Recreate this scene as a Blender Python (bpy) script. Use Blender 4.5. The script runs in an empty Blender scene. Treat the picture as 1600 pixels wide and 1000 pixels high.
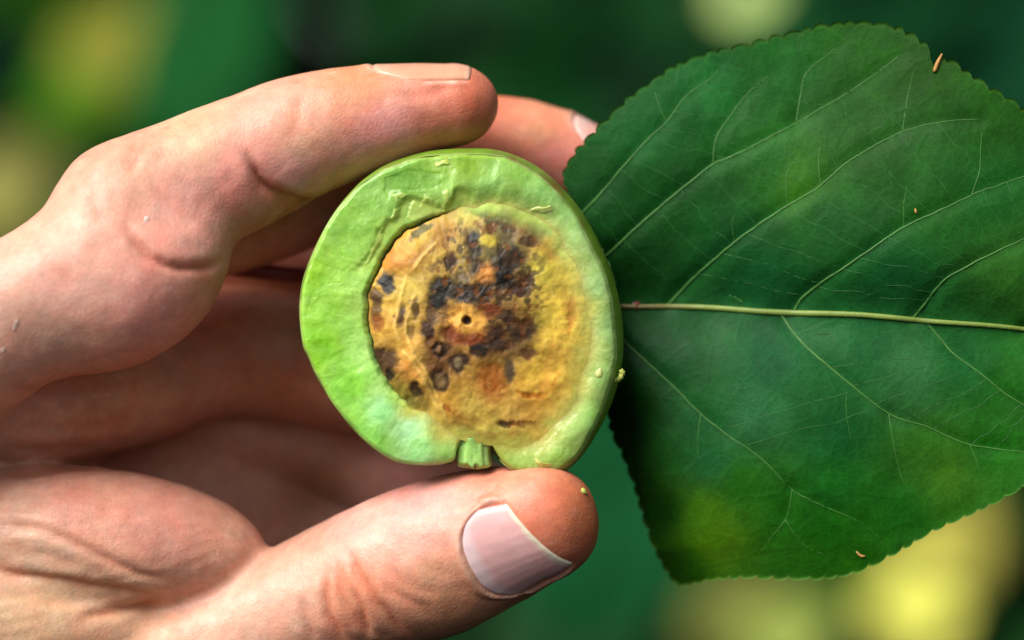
import bpy, math, random
import numpy as np
from mathutils import Vector
from mathutils.bvhtree import BVHTree

# ------------------------------------------------------------------ camera, light, exposure
SC = bpy.context.scene
U = 1.0 / 12000.0          # one photograph pixel at the fruit = 1/12 mm
D = 4800.0                 # camera distance in those units (0.40 m)
cam_data = bpy.data.cameras.new('camera')
cam = bpy.data.objects.new('camera', cam_data)
SC.collection.objects.link(cam)
cam.location = (0, -D * U, 0)
cam.rotation_euler = (math.radians(90), 0, 0)
cam_data.sensor_width = 36.0
cam_data.lens = 36.0 * D / 1600.0
cam_data.clip_start = 0.01
cam_data.clip_end = 100.0
cam_data.dof.use_dof = True
cam_data.dof.focus_distance = (D + 25) * U
cam_data.dof.aperture_fstop = 7.0
SC.camera = cam

SUN_DIR = Vector((-0.50, -0.52, 0.70)).normalized()      # towards the light
world = bpy.data.worlds.new('World')
SC.world = world
world.use_nodes = True
wn, wl = world.node_tree.nodes, world.node_tree.links
bg = wn['Background']
sky = wn.new('ShaderNodeTexSky')
sky.sky_type = 'NISHITA'
sky.sun_disc = False
sky.sun_elevation = math.asin(SUN_DIR.z)
sky.sun_rotation = math.atan2(SUN_DIR.x, SUN_DIR.y)
sky.dust_density = 3.0
hs = wn.new('ShaderNodeHueSaturation')
hs.inputs['Saturation'].default_value = 0.22            # thin overcast
wl.new(sky.outputs[0], hs.inputs['Color'])
wl.new(hs.outputs[0], bg.inputs['Color'])
bg.inputs['Strength'].default_value = 0.07
sun_data = bpy.data.lights.new('sun', 'SUN')
sun_data.energy = 3.6
sun_data.angle = math.radians(44)
sun_data.color = (1.0, 0.955, 0.89)
sun = bpy.data.objects.new('sun', sun_data)
SC.collection.objects.link(sun)
sun.rotation_euler = SUN_DIR.to_track_quat('Z', 'Y').to_euler()

SC.view_settings.view_transform = 'Standard'
SC.view_settings.look = 'None'
SC.view_settings.gamma = 1.0
SC.view_settings.use_curve_mapping = False
SC.view_settings.exposure = 0.48
SC.render.engine = 'CYCLES'
SC.cycles.use_denoising = True

# ------------------------------------------------------------------ helpers
rng = np.random.default_rng(7)
random.seed(7)
COL = SC.collection

def P(px, py, d=0.0):
    """photograph pixel + depth behind the cut face -> scene units"""
    px, py, d = np.broadcast_arrays(np.asarray(px, float), np.asarray(py, float), np.asarray(d, float))
    s = (D + d) / D
    return np.stack([(px - 800) * s, d, (500 - py) * s], -1)

def to_px(v):
    s = D / (D + v[..., 1])
    return 800 + v[..., 0] * s, 500 - v[..., 2] * s

def lin(c):
    c = np.asarray(c, float) / 255.0
    return np.where(c <= 0.04045, c / 12.92, ((c + 0.055) / 1.055) ** 2.4)

def hash01(ix, iy, iz, seed):
    h = (ix.astype(np.int64) * 374761393 + iy.astype(np.int64) * 668265263 + iz.astype(np.int64) * 2147483647 + seed * 974711)
    h = (h ^ (h >> 13)) * 1274126177
    h = h ^ (h >> 16)
    return (h & 0xFFFFFF) / float(0xFFFFFF)

def noise(p, scale, seed=0, octaves=1):
    """value noise -1..1 on (N,3) points"""
    out, amp, tot = 0, 1.0, 0
    for o in range(octaves):
        q = np.asarray(p) / scale * (2 ** o)
        i = np.floor(q).astype(int)
        f = q - i
        f = f * f * (3 - 2 * f)
        acc = 0
        for a in (0, 1):
            for b in (0, 1):
                for c in (0, 1):
                    w = (f[..., 0] if a else 1 - f[..., 0]) * (f[..., 1] if b else 1 - f[..., 1]) * (f[..., 2] if c else 1 - f[..., 2])
                    acc = acc + w * hash01(i[..., 0] + a, i[..., 1] + b, i[..., 2] + c, seed + o * 31)
        out = out + amp * (acc * 2 - 1)
        tot += amp
        amp *= 0.5
    return out / tot

def noise2(x, y, sx, sy=None, seed=0, octaves=1):
    sy = sy or sx
    return noise(np.stack([x / sx, y / sy, np.zeros_like(x)], -1), 1.0, seed, octaves)

def smooth(a, b, x):
    t = np.clip((x - a) / (b - a), 0, 1)
    return t * t * (3 - 2 * t)

def make_mesh(name, verts, faces, smooth_shade=True):
    me = bpy.data.meshes.new(name)
    verts = np.asarray(verts, float) * U
    if isinstance(faces, np.ndarray):
        n = faces.shape[1]
        me.vertices.add(len(verts)); me.vertices.foreach_set('co', verts.ravel())
        me.loops.add(faces.size); me.loops.foreach_set('vertex_index', faces.ravel().astype(np.int32))
        me.polygons.add(len(faces)); me.polygons.foreach_set('loop_start', np.arange(0, faces.size, n, dtype=np.int32))
        me.update(calc_edges=True); me.validate()
    else:
        me.from_pydata(verts.tolist(), [], faces); me.update()
    if smooth_shade:
        me.polygons.foreach_set('use_smooth', np.ones(len(me.polygons), bool))
    return me

def set_col(me, rgb, name='col'):
    at = me.attributes.new(name, 'FLOAT_COLOR', 'POINT')
    c = np.ones((len(rgb), 4)); c[:, :3] = np.clip(rgb, 0, 1)
    at.data.foreach_set('color', c.ravel())

def set_float(me, v, name):
    at = me.attributes.new(name, 'FLOAT', 'POINT')
    at.data.foreach_set('value', np.asarray(v, np.float32))

def link(name, me, mat=None, parent=None, origin=None):
    o = bpy.data.objects.new(name, me)
    COL.objects.link(o)
    if mat and me:
        me.materials.append(mat)
    if parent:
        o.parent = parent
    return o

def tag(o, label, cat, group=None, kind=None):
    o['label'] = label; o['category'] = cat
    if group: o['group'] = group
    if kind: o['kind'] = kind
    return o

def recentre(o, origin):
    """put a childless or parent object's origin at a point (scene units) without moving its mesh"""
    v = Vector(np.asarray(origin) * U)
    if o.data:
        co = np.empty(len(o.data.vertices) * 3); o.data.vertices.foreach_get('co', co)
        co = co.reshape(-1, 3) - np.array(v)[None]
        o.data.vertices.foreach_set('co', co.ravel()); o.data.update()
    o.location = v

def grid_faces(nu, nv, wrap=False, off=0):
    """quads of a (nu, nv) grid; wrap joins the last row of u to the first"""
    iu = np.arange(nu if wrap else nu - 1)
    iv = np.arange(nv - 1)
    a, b = np.meshgrid(iu, iv, indexing='ij')
    a2 = (a + 1) % nu
    return np.stack([a * nv + b, a2 * nv + b, a2 * nv + b + 1, a * nv + b + 1], -1).reshape(-1, 4) + off

def resample(poly, n, closed=False):
    p = np.asarray(poly, float)
    if closed: p = np.vstack([p, p[:1]])
    # Catmull-Rom through the points, then even arc length
    k = 12
    q = np.vstack([2 * p[0] - p[1], p, 2 * p[-1] - p[-2]]) if not closed else np.vstack([p[-2], p, p[1]])
    t = np.linspace(0, 1, k, endpoint=False)[:, None]
    segs = []
    for i in range(1, len(q) - 2):
        a, b, c, d_ = q[i - 1], q[i], q[i + 1], q[i + 2]
        segs.append(0.5 * (2 * b + (c - a) * t + (2 * a - 5 * b + 4 * c - d_) * t ** 2 + (3 * b - a - 3 * c + d_) * t ** 3))
    segs.append(q[-2][None])
    s = np.vstack(segs)
    L = np.r_[0, np.cumsum(np.linalg.norm(np.diff(s, axis=0), axis=1))]
    x = np.linspace(0, L[-1], n)
    return np.stack([np.interp(x, L, s[:, j]) for j in range(s.shape[1])], -1)

def tube(path, radii, seg=8, flat=1.0):
    """closed tube along (n,3) path; returns verts, quads (ends pinched)"""
    path = np.asarray(path, float); n = len(path)
    r = np.interp(np.linspace(0, 1, n), np.linspace(0, 1, len(np.atleast_1d(radii))), np.atleast_1d(radii))
    T = np.gradient(path, axis=0); T /= np.linalg.norm(T, axis=1)[:, None] + 1e-9
    ref = np.array([0, -1.0, 0])
    S = np.cross(T, ref); S /= np.linalg.norm(S, axis=1)[:, None] + 1e-9
    B = np.cross(S, T)
    a = np.linspace(0, 2 * np.pi, seg, endpoint=False)
    v = path[:, None] + r[:, None, None] * (np.cos(a)[None, :, None] * S[:, None] + flat * np.sin(a)[None, :, None] * B[:, None])
    v = np.concatenate([np.repeat(path[:1, None], seg, 1), v, np.repeat(path[-1:, None], seg, 1)], 0)
    vv = v.transpose(1, 0, 2).reshape(-1, 3)
    return vv, grid_faces(seg, n + 2, wrap=True)

def seg_dist(x, y, poly):
    """2D distance to polyline and the fraction along it"""
    best = np.full(x.shape, 1e9); frac = np.zeros(x.shape)
    poly = np.asarray(poly, float); n = len(poly) - 1
    for i in range(n):
        a, b = poly[i], poly[i + 1]; ab = b - a
        t = np.clip(((x - a[0]) * ab[0] + (y - a[1]) * ab[1]) / (ab @ ab + 1e-9), 0, 1)
        d = np.hypot(x - a[0] - t * ab[0], y - a[1] - t * ab[1])
        m = d < best
        best = np.where(m, d, best); frac = np.where(m, (i + t) / n, frac)
    return best, frac

def idw(x, y, pts, power=3.0):
    """smoothly blended colours from control points (x, y, (r,g,b) in sRGB)"""
    num = 0; den = 0
    for (cx, cy, c) in pts:
        w = 1.0 / (((x - cx) ** 2 + (y - cy) ** 2) + 120.0) ** (power / 2)
        num = num + w[:, None] * lin(c)[None]; den = den + w
    return num / den[:, None]

# ------------------------------------------------------------------ materials
def material(name):
    m = bpy.data.materials.new(name); m.use_nodes = True
    nt = m.node_tree
    return m, nt.nodes, nt.links, nt.nodes['Principled BSDF']

def obj_coords(n):
    return n.new('ShaderNodeTexCoord').outputs['Object']

def add_noise(n, l, vec, scale, detail=3, rough=0.55, dist=0.0):
    t = n.new('ShaderNodeTexNoise'); t.inputs['Scale'].default_value = scale
    t.inputs['Detail'].default_value = detail; t.inputs['Roughness'].default_value = rough
    t.inputs['Distortion'].default_value = dist
    l.new(vec, t.inputs['Vector'])
    return t.outputs['Fac']

def mrange(n, l, src, a, b, c, d_):
    r = n.new('ShaderNodeMapRange'); l.new(src, r.inputs['Value'])
    for k, v in zip(('From Min', 'From Max', 'To Min', 'To Max'), (a, b, c, d_)):
        r.inputs[k].default_value = v
    return r.outputs['Result']

def mul_col(n, l, col, fac):
    m = n.new('ShaderNodeMix'); m.data_type = 'RGBA'; m.blend_type = 'MULTIPLY'; m.inputs['Factor'].default_value = 1.0
    l.new(col, m.inputs['A']); l.new(fac, m.inputs['B'])
    return m.outputs['Result']

def bump(n, l, height, dist, strength=1.0, prev=None):
    b = n.new('ShaderNodeBump'); b.inputs['Distance'].default_value = dist; b.inputs['Strength'].default_value = strength
    l.new(height, b.inputs['Height'])
    if prev is not None: l.new(prev, b.inputs['Normal'])
    return b.outputs['Normal']

def attr(n, name, out='Color'):
    a = n.new('ShaderNodeAttribute'); a.attribute_name = name
    return a.outputs[out]

def mat_skin():
    m, n, l, b = material('hand_skin')
    v = obj_coords(n)
    c = attr(n, 'col')
    f = mrange(n, l, add_noise(n, l, v, 420, 5, 0.65), 0.3, 0.7, 0.85, 1.11)
    c = mul_col(n, l, c, f)
    f2 = mrange(n, l, add_noise(n, l, v, 1900, 3, 0.6), 0.35, 0.65, 0.95, 1.04)
    c = mul_col(n, l, c, f2)
    l.new(c, b.inputs['Base Color'])
    b.inputs['Subsurface Weight'].default_value = 0.30
    b.inputs['Subsurface Radius'].default_value = (1.0, 0.36, 0.18)
    b.inputs['Subsurface Scale'].default_value = 0.0016
    b.inputs['Specular IOR Level'].default_value = 0.45
    r = mrange(n, l, add_noise(n, l, v, 700, 3), 0.3, 0.7, 0.36, 0.56)
    l.new(r, b.inputs['Roughness'])
    vo = n.new('ShaderNodeTexVoronoi'); vo.feature = 'DISTANCE_TO_EDGE'; vo.inputs['Scale'].default_value = 1450
    l.new(v, vo.inputs['Vector'])
    n1 = bump(n, l, mrange(n, l, vo.outputs['Distance'], 0.0, 0.25, 0, 1), 0.00004, 0.42)
    n2 = bump(n, l, add_noise(n, l, v, 900, 4, 0.6, 0.4), 0.00009, 0.5, n1)
    n3 = bump(n, l, add_noise(n, l, v, 190, 3, 0.5), 0.0004, 0.35, n2)
    l.new(n3, b.inputs['Normal'])
    return m

def mat_nail():
    m, n, l, b = material('nail')
    v = obj_coords(n)
    c = attr(n, 'col')
    l.new(mul_col(n, l, c, mrange(n, l, add_noise(n, l, v, 500, 3), 0.3, 0.7, 0.92, 1.05)), b.inputs['Base Color'])
    b.inputs['Roughness'].default_value = 0.22
    b.inputs['Specular IOR Level'].default_value = 0.5
    b.inputs['Subsurface Weight'].default_value = 0.25
    b.inputs['Subsurface Radius'].default_value = (1.0, 0.5, 0.4)
    b.inputs['Subsurface Scale'].default_value = 0.001
    l.new(bump(n, l, add_noise(n, l, v, 600, 4), 0.00012, 0.35), b.inputs['Normal'])
    return m

def mat_flesh(name, rough=(0.25, 0.5), sss=0.35, bscale=700, bdist=0.00025, spec=0.5):
    m, n, l, b = material(name)
    v = obj_coords(n)
    c = attr(n, 'col')
    c = mul_col(n, l, c, mrange(n, l, add_noise(n, l, v, 900, 5, 0.65, 0.5), 0.3, 0.7, 0.88, 1.10))
    l.new(c, b.inputs['Base Color'])
    b.inputs['Subsurface Weight'].default_value = sss
    b.inputs['Subsurface Radius'].default_value = (0.6, 1.0, 0.3)
    b.inputs['Subsurface Scale'].default_value = 0.0015
    l.new(mrange(n, l, add_noise(n, l, v, 600, 4), 0.3, 0.7, *rough), b.inputs['Roughness'])
    n1 = bump(n, l, add_noise(n, l, v, bscale, 5, 0.62, 0.6), bdist, 0.7)
    n2 = bump(n, l, add_noise(n, l, v, bscale * 4, 3, 0.6), bdist * 0.35, 0.6, n1)
    l.new(n2, b.inputs['Normal'])
    b.inputs['Specular IOR Level'].default_value = spec
    return m

def mat_blade():
    m, n, l, b = material('leaf_blade')
    v = obj_coords(n)
    c = attr(n, 'col')
    c = mul_col(n, l, c, mrange(n, l, add_noise(n, l, v, 160, 5, 0.6), 0.3, 0.7, 0.80, 1.22))
    vo = n.new('ShaderNodeTexVoronoi'); vo.feature = 'DISTANCE_TO_EDGE'; vo.inputs['Scale'].default_value = 900
    l.new(v, vo.inputs['Vector'])
    vo2 = n.new('ShaderNodeTexVoronoi'); vo2.feature = 'DISTANCE_TO_EDGE'; vo2.inputs['Scale'].default_value = 240
    l.new(v, vo2.inputs['Vector'])
    c = mul_col(n, l, c, mrange(n, l, vo.outputs['Distance'], 0.0, 0.10, 1.14, 0.98))
    c = mul_col(n, l, c, mrange(n, l, vo2.outputs['Distance'], 0.0, 0.04, 1.10, 1.0))
    l.new(c, b.inputs['Base Color'])
    b.inputs['Specular IOR Level'].default_value = 0.11
    l.new(mrange(n, l, add_noise(n, l, v, 120, 3), 0.3, 0.7, 0.42, 0.62), b.inputs['Roughness'])
    n1 = bump(n, l, mrange(n, l, vo2.outputs['Distance'], 0.0, 0.12, 1, 0), 0.00006, 0.4)
    n2 = bump(n, l, mrange(n, l, vo.outputs['Distance'], 0.0, 0.2, 1, 0), 0.00003, 0.5, n1)
    n3 = bump(n, l, add_noise(n, l, v, 90, 3), 0.0005, 0.3, n2)
    l.new(n3, b.inputs['Normal'])
    tr = n.new('ShaderNodeBsdfTranslucent'); l.new(c, tr.inputs['Color'])
    mx = n.new('ShaderNodeMixShader'); mx.inputs[0].default_value = 0.12
    l.new(b.outputs[0], mx.inputs[1]); l.new(tr.outputs[0], mx.inputs[2])
    l.new(mx.outputs[0], n['Material Output'].inputs['Surface'])
    return m

def mat_plain(name, rgb, rough=0.5, var=0.15, scale=300, spec=0.4, transl=0.0, sss=0.0):
    m, n, l, b = material(name)
    v = obj_coords(n)
    rgbn = n.new('ShaderNodeRGB'); rgbn.outputs[0].default_value = (*rgb, 1)
    c = mul_col(n, l, rgbn.outputs[0], mrange(n, l, add_noise(n, l, v, scale, 4), 0.3, 0.7, 1 - var, 1 + var))
    l.new(c, b.inputs['Base Color'])
    b.inputs['Roughness'].default_value = rough
    b.inputs['Specular IOR Level'].default_value = spec
    if sss:
        b.inputs['Subsurface Weight'].default_value = sss
        b.inputs['Subsurface Scale'].default_value = 0.001
    l.new(bump(n, l, add_noise(n, l, v, scale * 3, 3), 0.0001, 0.5), b.inputs['Normal'])
    if transl:
        tr = n.new('ShaderNodeBsdfTranslucent'); l.new(c, tr.inputs['Color'])
        mx = n.new('ShaderNodeMixShader'); mx.inputs[0].default_value = transl
        l.new(b.outputs[0], mx.inputs[1]); l.new(tr.outputs[0], mx.inputs[2])
        l.new(mx.outputs[0], n['Material Output'].inputs['Surface'])
    return m

def mat_foliage():
    m, n, l, b = material('foliage')
    c = attr(n, 'col')
    l.new(c, b.inputs['Base Color'])
    b.inputs['Roughness'].default_value = 0.6
    b.inputs['Specular IOR Level'].default_value = 0.04
    tr = n.new('ShaderNodeBsdfTranslucent'); l.new(c, tr.inputs['Color'])
    mx = n.new('ShaderNodeMixShader'); mx.inputs[0].default_value = 0.2
    l.new(b.outputs[0], mx.inputs[1]); l.new(tr.outputs[0], mx.inputs[2])
    l.new(mx.outputs[0], n['Material Output'].inputs['Surface'])
    return m

SKIN = mat_skin(); NAIL = mat_nail()
FLESH = mat_flesh('fruit_flesh', (0.16, 0.42), 0.5, 520, 0.00022); STONE = mat_flesh('rotten_stone', (0.34, 0.6), 0.25, 420, 0.0002, 0.25)
PEEL = mat_flesh('fruit_peel', (0.35, 0.5), 0.3, 500, 0.00008)
BLADE = mat_blade(); FOLIAGE = mat_foliage()
VEIN = mat_plain('leaf_vein', tuple(lin((62, 112, 46))), 0.5, 0.2, 500)
VEINLET = mat_plain('leaf_veinlet', tuple(lin((36, 94, 38))), 0.55, 0.2, 500)
RIB = mat_flesh('leaf_rib', (0.4, 0.6), 0.1, 900, 0.00008)
PETIOLE = mat_plain('petiole', tuple(lin((118, 46, 44))), 0.45, 0.2, 300)
DRY = mat_plain('dry_tissue', tuple(lin((190, 140, 80))), 0.7, 0.2, 800)
CRUMB = mat_plain('flesh_crumb', tuple(lin((185, 195, 95))), 0.4, 0.15, 900, sss=0.3)
BARK = mat_plain('bark', (0.02, 0.026, 0.012), 0.9, 0.3, 60)

# ------------------------------------------------------------------ the background: a hedge of leaves, out of focus
def leaf_card(kind=0):
    """one small leaf as a folded, curved 10-quad sheet, length 1 along x"""
    t = np.linspace(0, 1, 6)
    w = 0.30 * np.sin(np.pi * np.clip(t, 0, 1) ** 0.85) + 0.005
    rows = []
    for s in (-1, 0, 1):
        rows.append(np.stack([t, s * w, -0.18 * (t - 0.4) ** 2 + 0.10 * abs(s) * w / 0.3], -1))
    return np.stack(rows).reshape(-1, 3), grid_faces(3, 6)

LV, LF = leaf_card()

def rot_rand(n, face=None, spread=1.0):
    """random frames whose leaf normals lean towards `face`"""
    nrm = rng.normal(size=(n, 3)) * spread + (np.array(face) if face is not None else 0)
    nrm /= np.linalg.norm(nrm, axis=1)[:, None]
    a = rng.normal(size=(n, 3)); a -= (a * nrm).sum(1)[:, None] * nrm
    a /= np.linalg.norm(a, axis=1)[:, None]
    return a, np.cross(nrm, a), nrm

def leaf_mass(name, centres, sizes, cols, face=(-0.2, -0.7, 0.5), spread=0.7):
    n = len(centres)
    a, b, c = rot_rand(n, face, spread)
    L = LV[None] * sizes[:, None, None]
    v = centres[:, None] + L[..., 0:1] * a[:, None] + L[..., 1:2] * b[:, None] + L[..., 2:3] * c[:, None]
    k = len(LV)
    f = (LF[None] + (np.arange(n) * k)[:, None, None]).reshape(-1, 4)
    me = make_mesh(name, v.reshape(-1, 3) / U, f)
    set_col(me, np.repeat(cols, k, 0))
    return me

hedge = bpy.data.objects.new('hedge', None); COL.objects.link(hedge)
hedge.location = (0, 2.0, -1.2)
tag(hedge, 'dark green leafy shrubbery far out of focus behind the hand and leaf', 'shrubbery')
NL = 40000
cen = np.stack([rng.uniform(-2.2, 2.2, NL), rng.uniform(1.35, 3.0, NL), rng.uniform(-1.15, 1.15, NL)], -1)
cl = noise(cen, 0.22, 3, 2)
keep = cl + 0.9 * (cen[:, 1] - 1.35) > -0.12
cen = cen[keep]; cl = cl[keep]
g = noise(cen, 0.30, 11, 2)[:, None]
cols = np.array([0.014, 0.085, 0.022]) * (1 + 0.6 * g) + np.array([0.012, 0.02, 0.0]) * np.clip(noise(cen, 0.4, 5), 0, 1)[:, None]
cols = np.clip(cols * rng.uniform(0.6, 1.4, (len(cen), 1)), 0.002, 1)
nn = 150
c2 = np.stack([rng.uniform(-0.75, 0.75, nn), rng.uniform(0.85, 1.4, nn), rng.uniform(-0.5, 0.5, nn)], -1)
pal = np.array([[0.012, 0.075, 0.02], [0.03, 0.12, 0.02], [0.008, 0.05, 0.025], [0.05, 0.13, 0.03], [0.006, 0.03, 0.012], [0.006, 0.035, 0.012]])
k2 = pal[rng.integers(0, 6, nn)] * rng.uniform(0.5, 1.1, (nn, 1))
cen = np.vstack([cen, c2]); cols = np.vstack([cols, k2])
hm = leaf_mass('foliage', cen - np.array([0, 2.0, -1.2]), rng.uniform(0.045, 0.10, len(cen)), cols)
fo = link('foliage', hm, FOLIAGE, hedge); fo['kind'] = 'stuff'
br_v, br_f, off = [], [], 0
for i in range(40):
    x, y = rng.uniform(-2, 2), rng.uniform(1.7, 2.4)
    pts = np.array([[x, y, -1.2]] + [[x + rng.normal() * 0.12 * k, y + rng.normal() * 0.06 * k, -1.2 + 0.42 * k] for k in range(1, 6)])
    v, f = tube(resample(pts, 14) - np.array([0, 2.0, -1.2]), [0.016, 0.004], 6)
    br_v.append(v); br_f.append(f + off); off += len(v)
bo = link('branch_tangle', make_mesh('branch_tangle', np.vstack(br_v) / U, np.vstack(br_f)), BARK, hedge); bo['kind'] = 'stuff'

def at_px(px, py, y):
    """a point at distance y metres behind the fruit, seen at a pixel of the photograph"""
    return P(px, py, y / U) * U

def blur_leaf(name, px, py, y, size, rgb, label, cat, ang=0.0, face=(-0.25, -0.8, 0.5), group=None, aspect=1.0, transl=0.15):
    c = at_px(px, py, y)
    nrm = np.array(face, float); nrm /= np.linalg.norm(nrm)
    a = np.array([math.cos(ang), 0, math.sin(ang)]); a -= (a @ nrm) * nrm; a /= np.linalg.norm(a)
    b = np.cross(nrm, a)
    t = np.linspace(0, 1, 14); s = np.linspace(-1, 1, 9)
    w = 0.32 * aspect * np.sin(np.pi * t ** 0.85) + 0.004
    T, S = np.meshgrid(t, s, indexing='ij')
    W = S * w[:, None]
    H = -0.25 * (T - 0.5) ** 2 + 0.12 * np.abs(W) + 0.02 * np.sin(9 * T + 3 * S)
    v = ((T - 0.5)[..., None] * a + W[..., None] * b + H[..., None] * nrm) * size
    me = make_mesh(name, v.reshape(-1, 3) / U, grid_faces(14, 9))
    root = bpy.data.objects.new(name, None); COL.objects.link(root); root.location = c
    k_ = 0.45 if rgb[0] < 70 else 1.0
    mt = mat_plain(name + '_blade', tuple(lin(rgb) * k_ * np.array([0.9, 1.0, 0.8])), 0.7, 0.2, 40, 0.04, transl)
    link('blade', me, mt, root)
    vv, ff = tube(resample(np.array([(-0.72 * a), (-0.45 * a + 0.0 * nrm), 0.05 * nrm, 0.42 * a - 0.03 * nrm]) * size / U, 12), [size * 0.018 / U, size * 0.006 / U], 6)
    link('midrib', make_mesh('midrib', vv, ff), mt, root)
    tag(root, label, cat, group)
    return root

G = 'leaves out of focus in the background'
blur_leaf('sunlit_yellow_leaf', 1462, 868, 1.2, 0.10, (196, 178, 92), 'large bright yellow blurred leaf below the serrated green leaf', 'leaf', 1.25, (-0.4, -0.8, 0.45), G, 1.0)  # yellow leaves in sun: the sunlit brightness is put into their colour
blur_leaf('sunlit_yellow_leaf', 1432, 950, 1.1, 0.06, (244, 232, 118), 'small vivid lemon yellow blurred leaf over the large yellow one', 'leaf', 0.9, (-0.4, -0.85, 0.4), G, 1.3)
blur_leaf('pale_leaf', 18, 285, 1.25, 0.075, (164, 154, 92), 'pale straw coloured blurred leaf beside the bent index knuckle', 'leaf', 1.2, (-0.3, -0.85, 0.4), G, 1.3)  # sunlit spot, its brightness carried by the leaf colour
blur_leaf('olive_leaf', 178, 66, 1.15, 0.06, (142, 136, 58), 'round olive yellow blurred leaf above the index knuckle', 'leaf', 1.5, (-0.3, -0.8, 0.4), G, 1.5)  # another sunlit spot painted as leaf colour
blur_leaf('green_leaf', 150, 130, 1.3, 0.09, (70, 122, 22), 'grass green blurred leaf under the olive yellow leaf', 'leaf', 0.3, (-0.3, -0.8, 0.4), G, 1.1)
blur_leaf('green_leaf', 30, 30, 1.2, 0.11, (62, 120, 20), 'bright grass green blurred leaf next to the olive yellow leaf', 'leaf', 0.2, (-0.3, -0.8, 0.5), G, 1.2)
blur_leaf('upright_leaf', 325, 70, 1.0, 0.13, (38, 118, 62), 'upright teal green blurred leaf above the middle of the index finger', 'leaf', 1.5, (-0.3, -0.8, 0.45), G, 0.8)
blur_leaf('sunlit_whitish_leaf', 1168, -14, 1.0, 0.032, (205, 222, 150), 'whitish green blurred leaf above the serrated leaf', 'leaf', 0.1, (-0.3, -0.8, 0.5), G, 1.3)  # pale sunlit spot, the light put into the leaf colour
blur_leaf('broad_leaf', 935, 95, 1.1, 0.12, (24, 92, 42), 'broad mid green blurred leaf above the middle fingertip', 'leaf', 0.4, (-0.3, -0.8, 0.5), G, 1.2)
blur_leaf('broad_leaf', 1330, 30, 1.2, 0.14, (22, 88, 52), 'broad bluish green blurred leaf behind the top of the serrated leaf', 'leaf', 0.1, (-0.3, -0.8, 0.5), G, 1.2)
blur_leaf('broad_leaf', 1570, 80, 1.2, 0.13, (20, 84, 56), 'dark bluish green blurred leaf behind the notched upper margin', 'leaf', 0.9, (-0.3, -0.8, 0.5), G, 1.2)
blur_leaf('broad_leaf', 955, 790, 0.75, 0.11, (24, 104, 62), 'teal green blurred leaf showing between thumb tip and serrated leaf', 'leaf', 1.3, (-0.25, -0.9, 0.35), G, 1.3)
blur_leaf('broad_leaf', 900, 965, 1.1, 0.11, (52, 96, 60), 'greyish green blurred leaf below the thumbnail', 'leaf', 0.3, (-0.25, -0.9, 0.4), G, 1.2)
blur_leaf('brownish_leaf', 1150, 945, 1.1, 0.07, (122, 122, 66), 'dull brownish green blurred leaf under the lower leaf margin', 'leaf', 0.1, (-0.25, -0.9, 0.4), G, 1.2)
blur_leaf('pale_green_leaf', 1235, 990, 1.0, 0.05, (150, 158, 84), 'small pale olive blurred leaf beside the dull brownish green one', 'leaf', 0.3, (-0.25, -0.9, 0.4), G, 1.2)
blur_leaf('green_leaf', 1330, 950, 1.2, 0.09, (60, 128, 40), 'grass green blurred leaf beside the bright yellow leaf', 'leaf', 1.2, (-0.25, -0.9, 0.4), G, 1.1)

# ------------------------------------------------------------------ the hand: one continuous surface from a distance field
H_STEP = 5.5
def nrm3(v):
    v = np.asarray(v, float)
    return v / np.linalg.norm(v)

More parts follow.
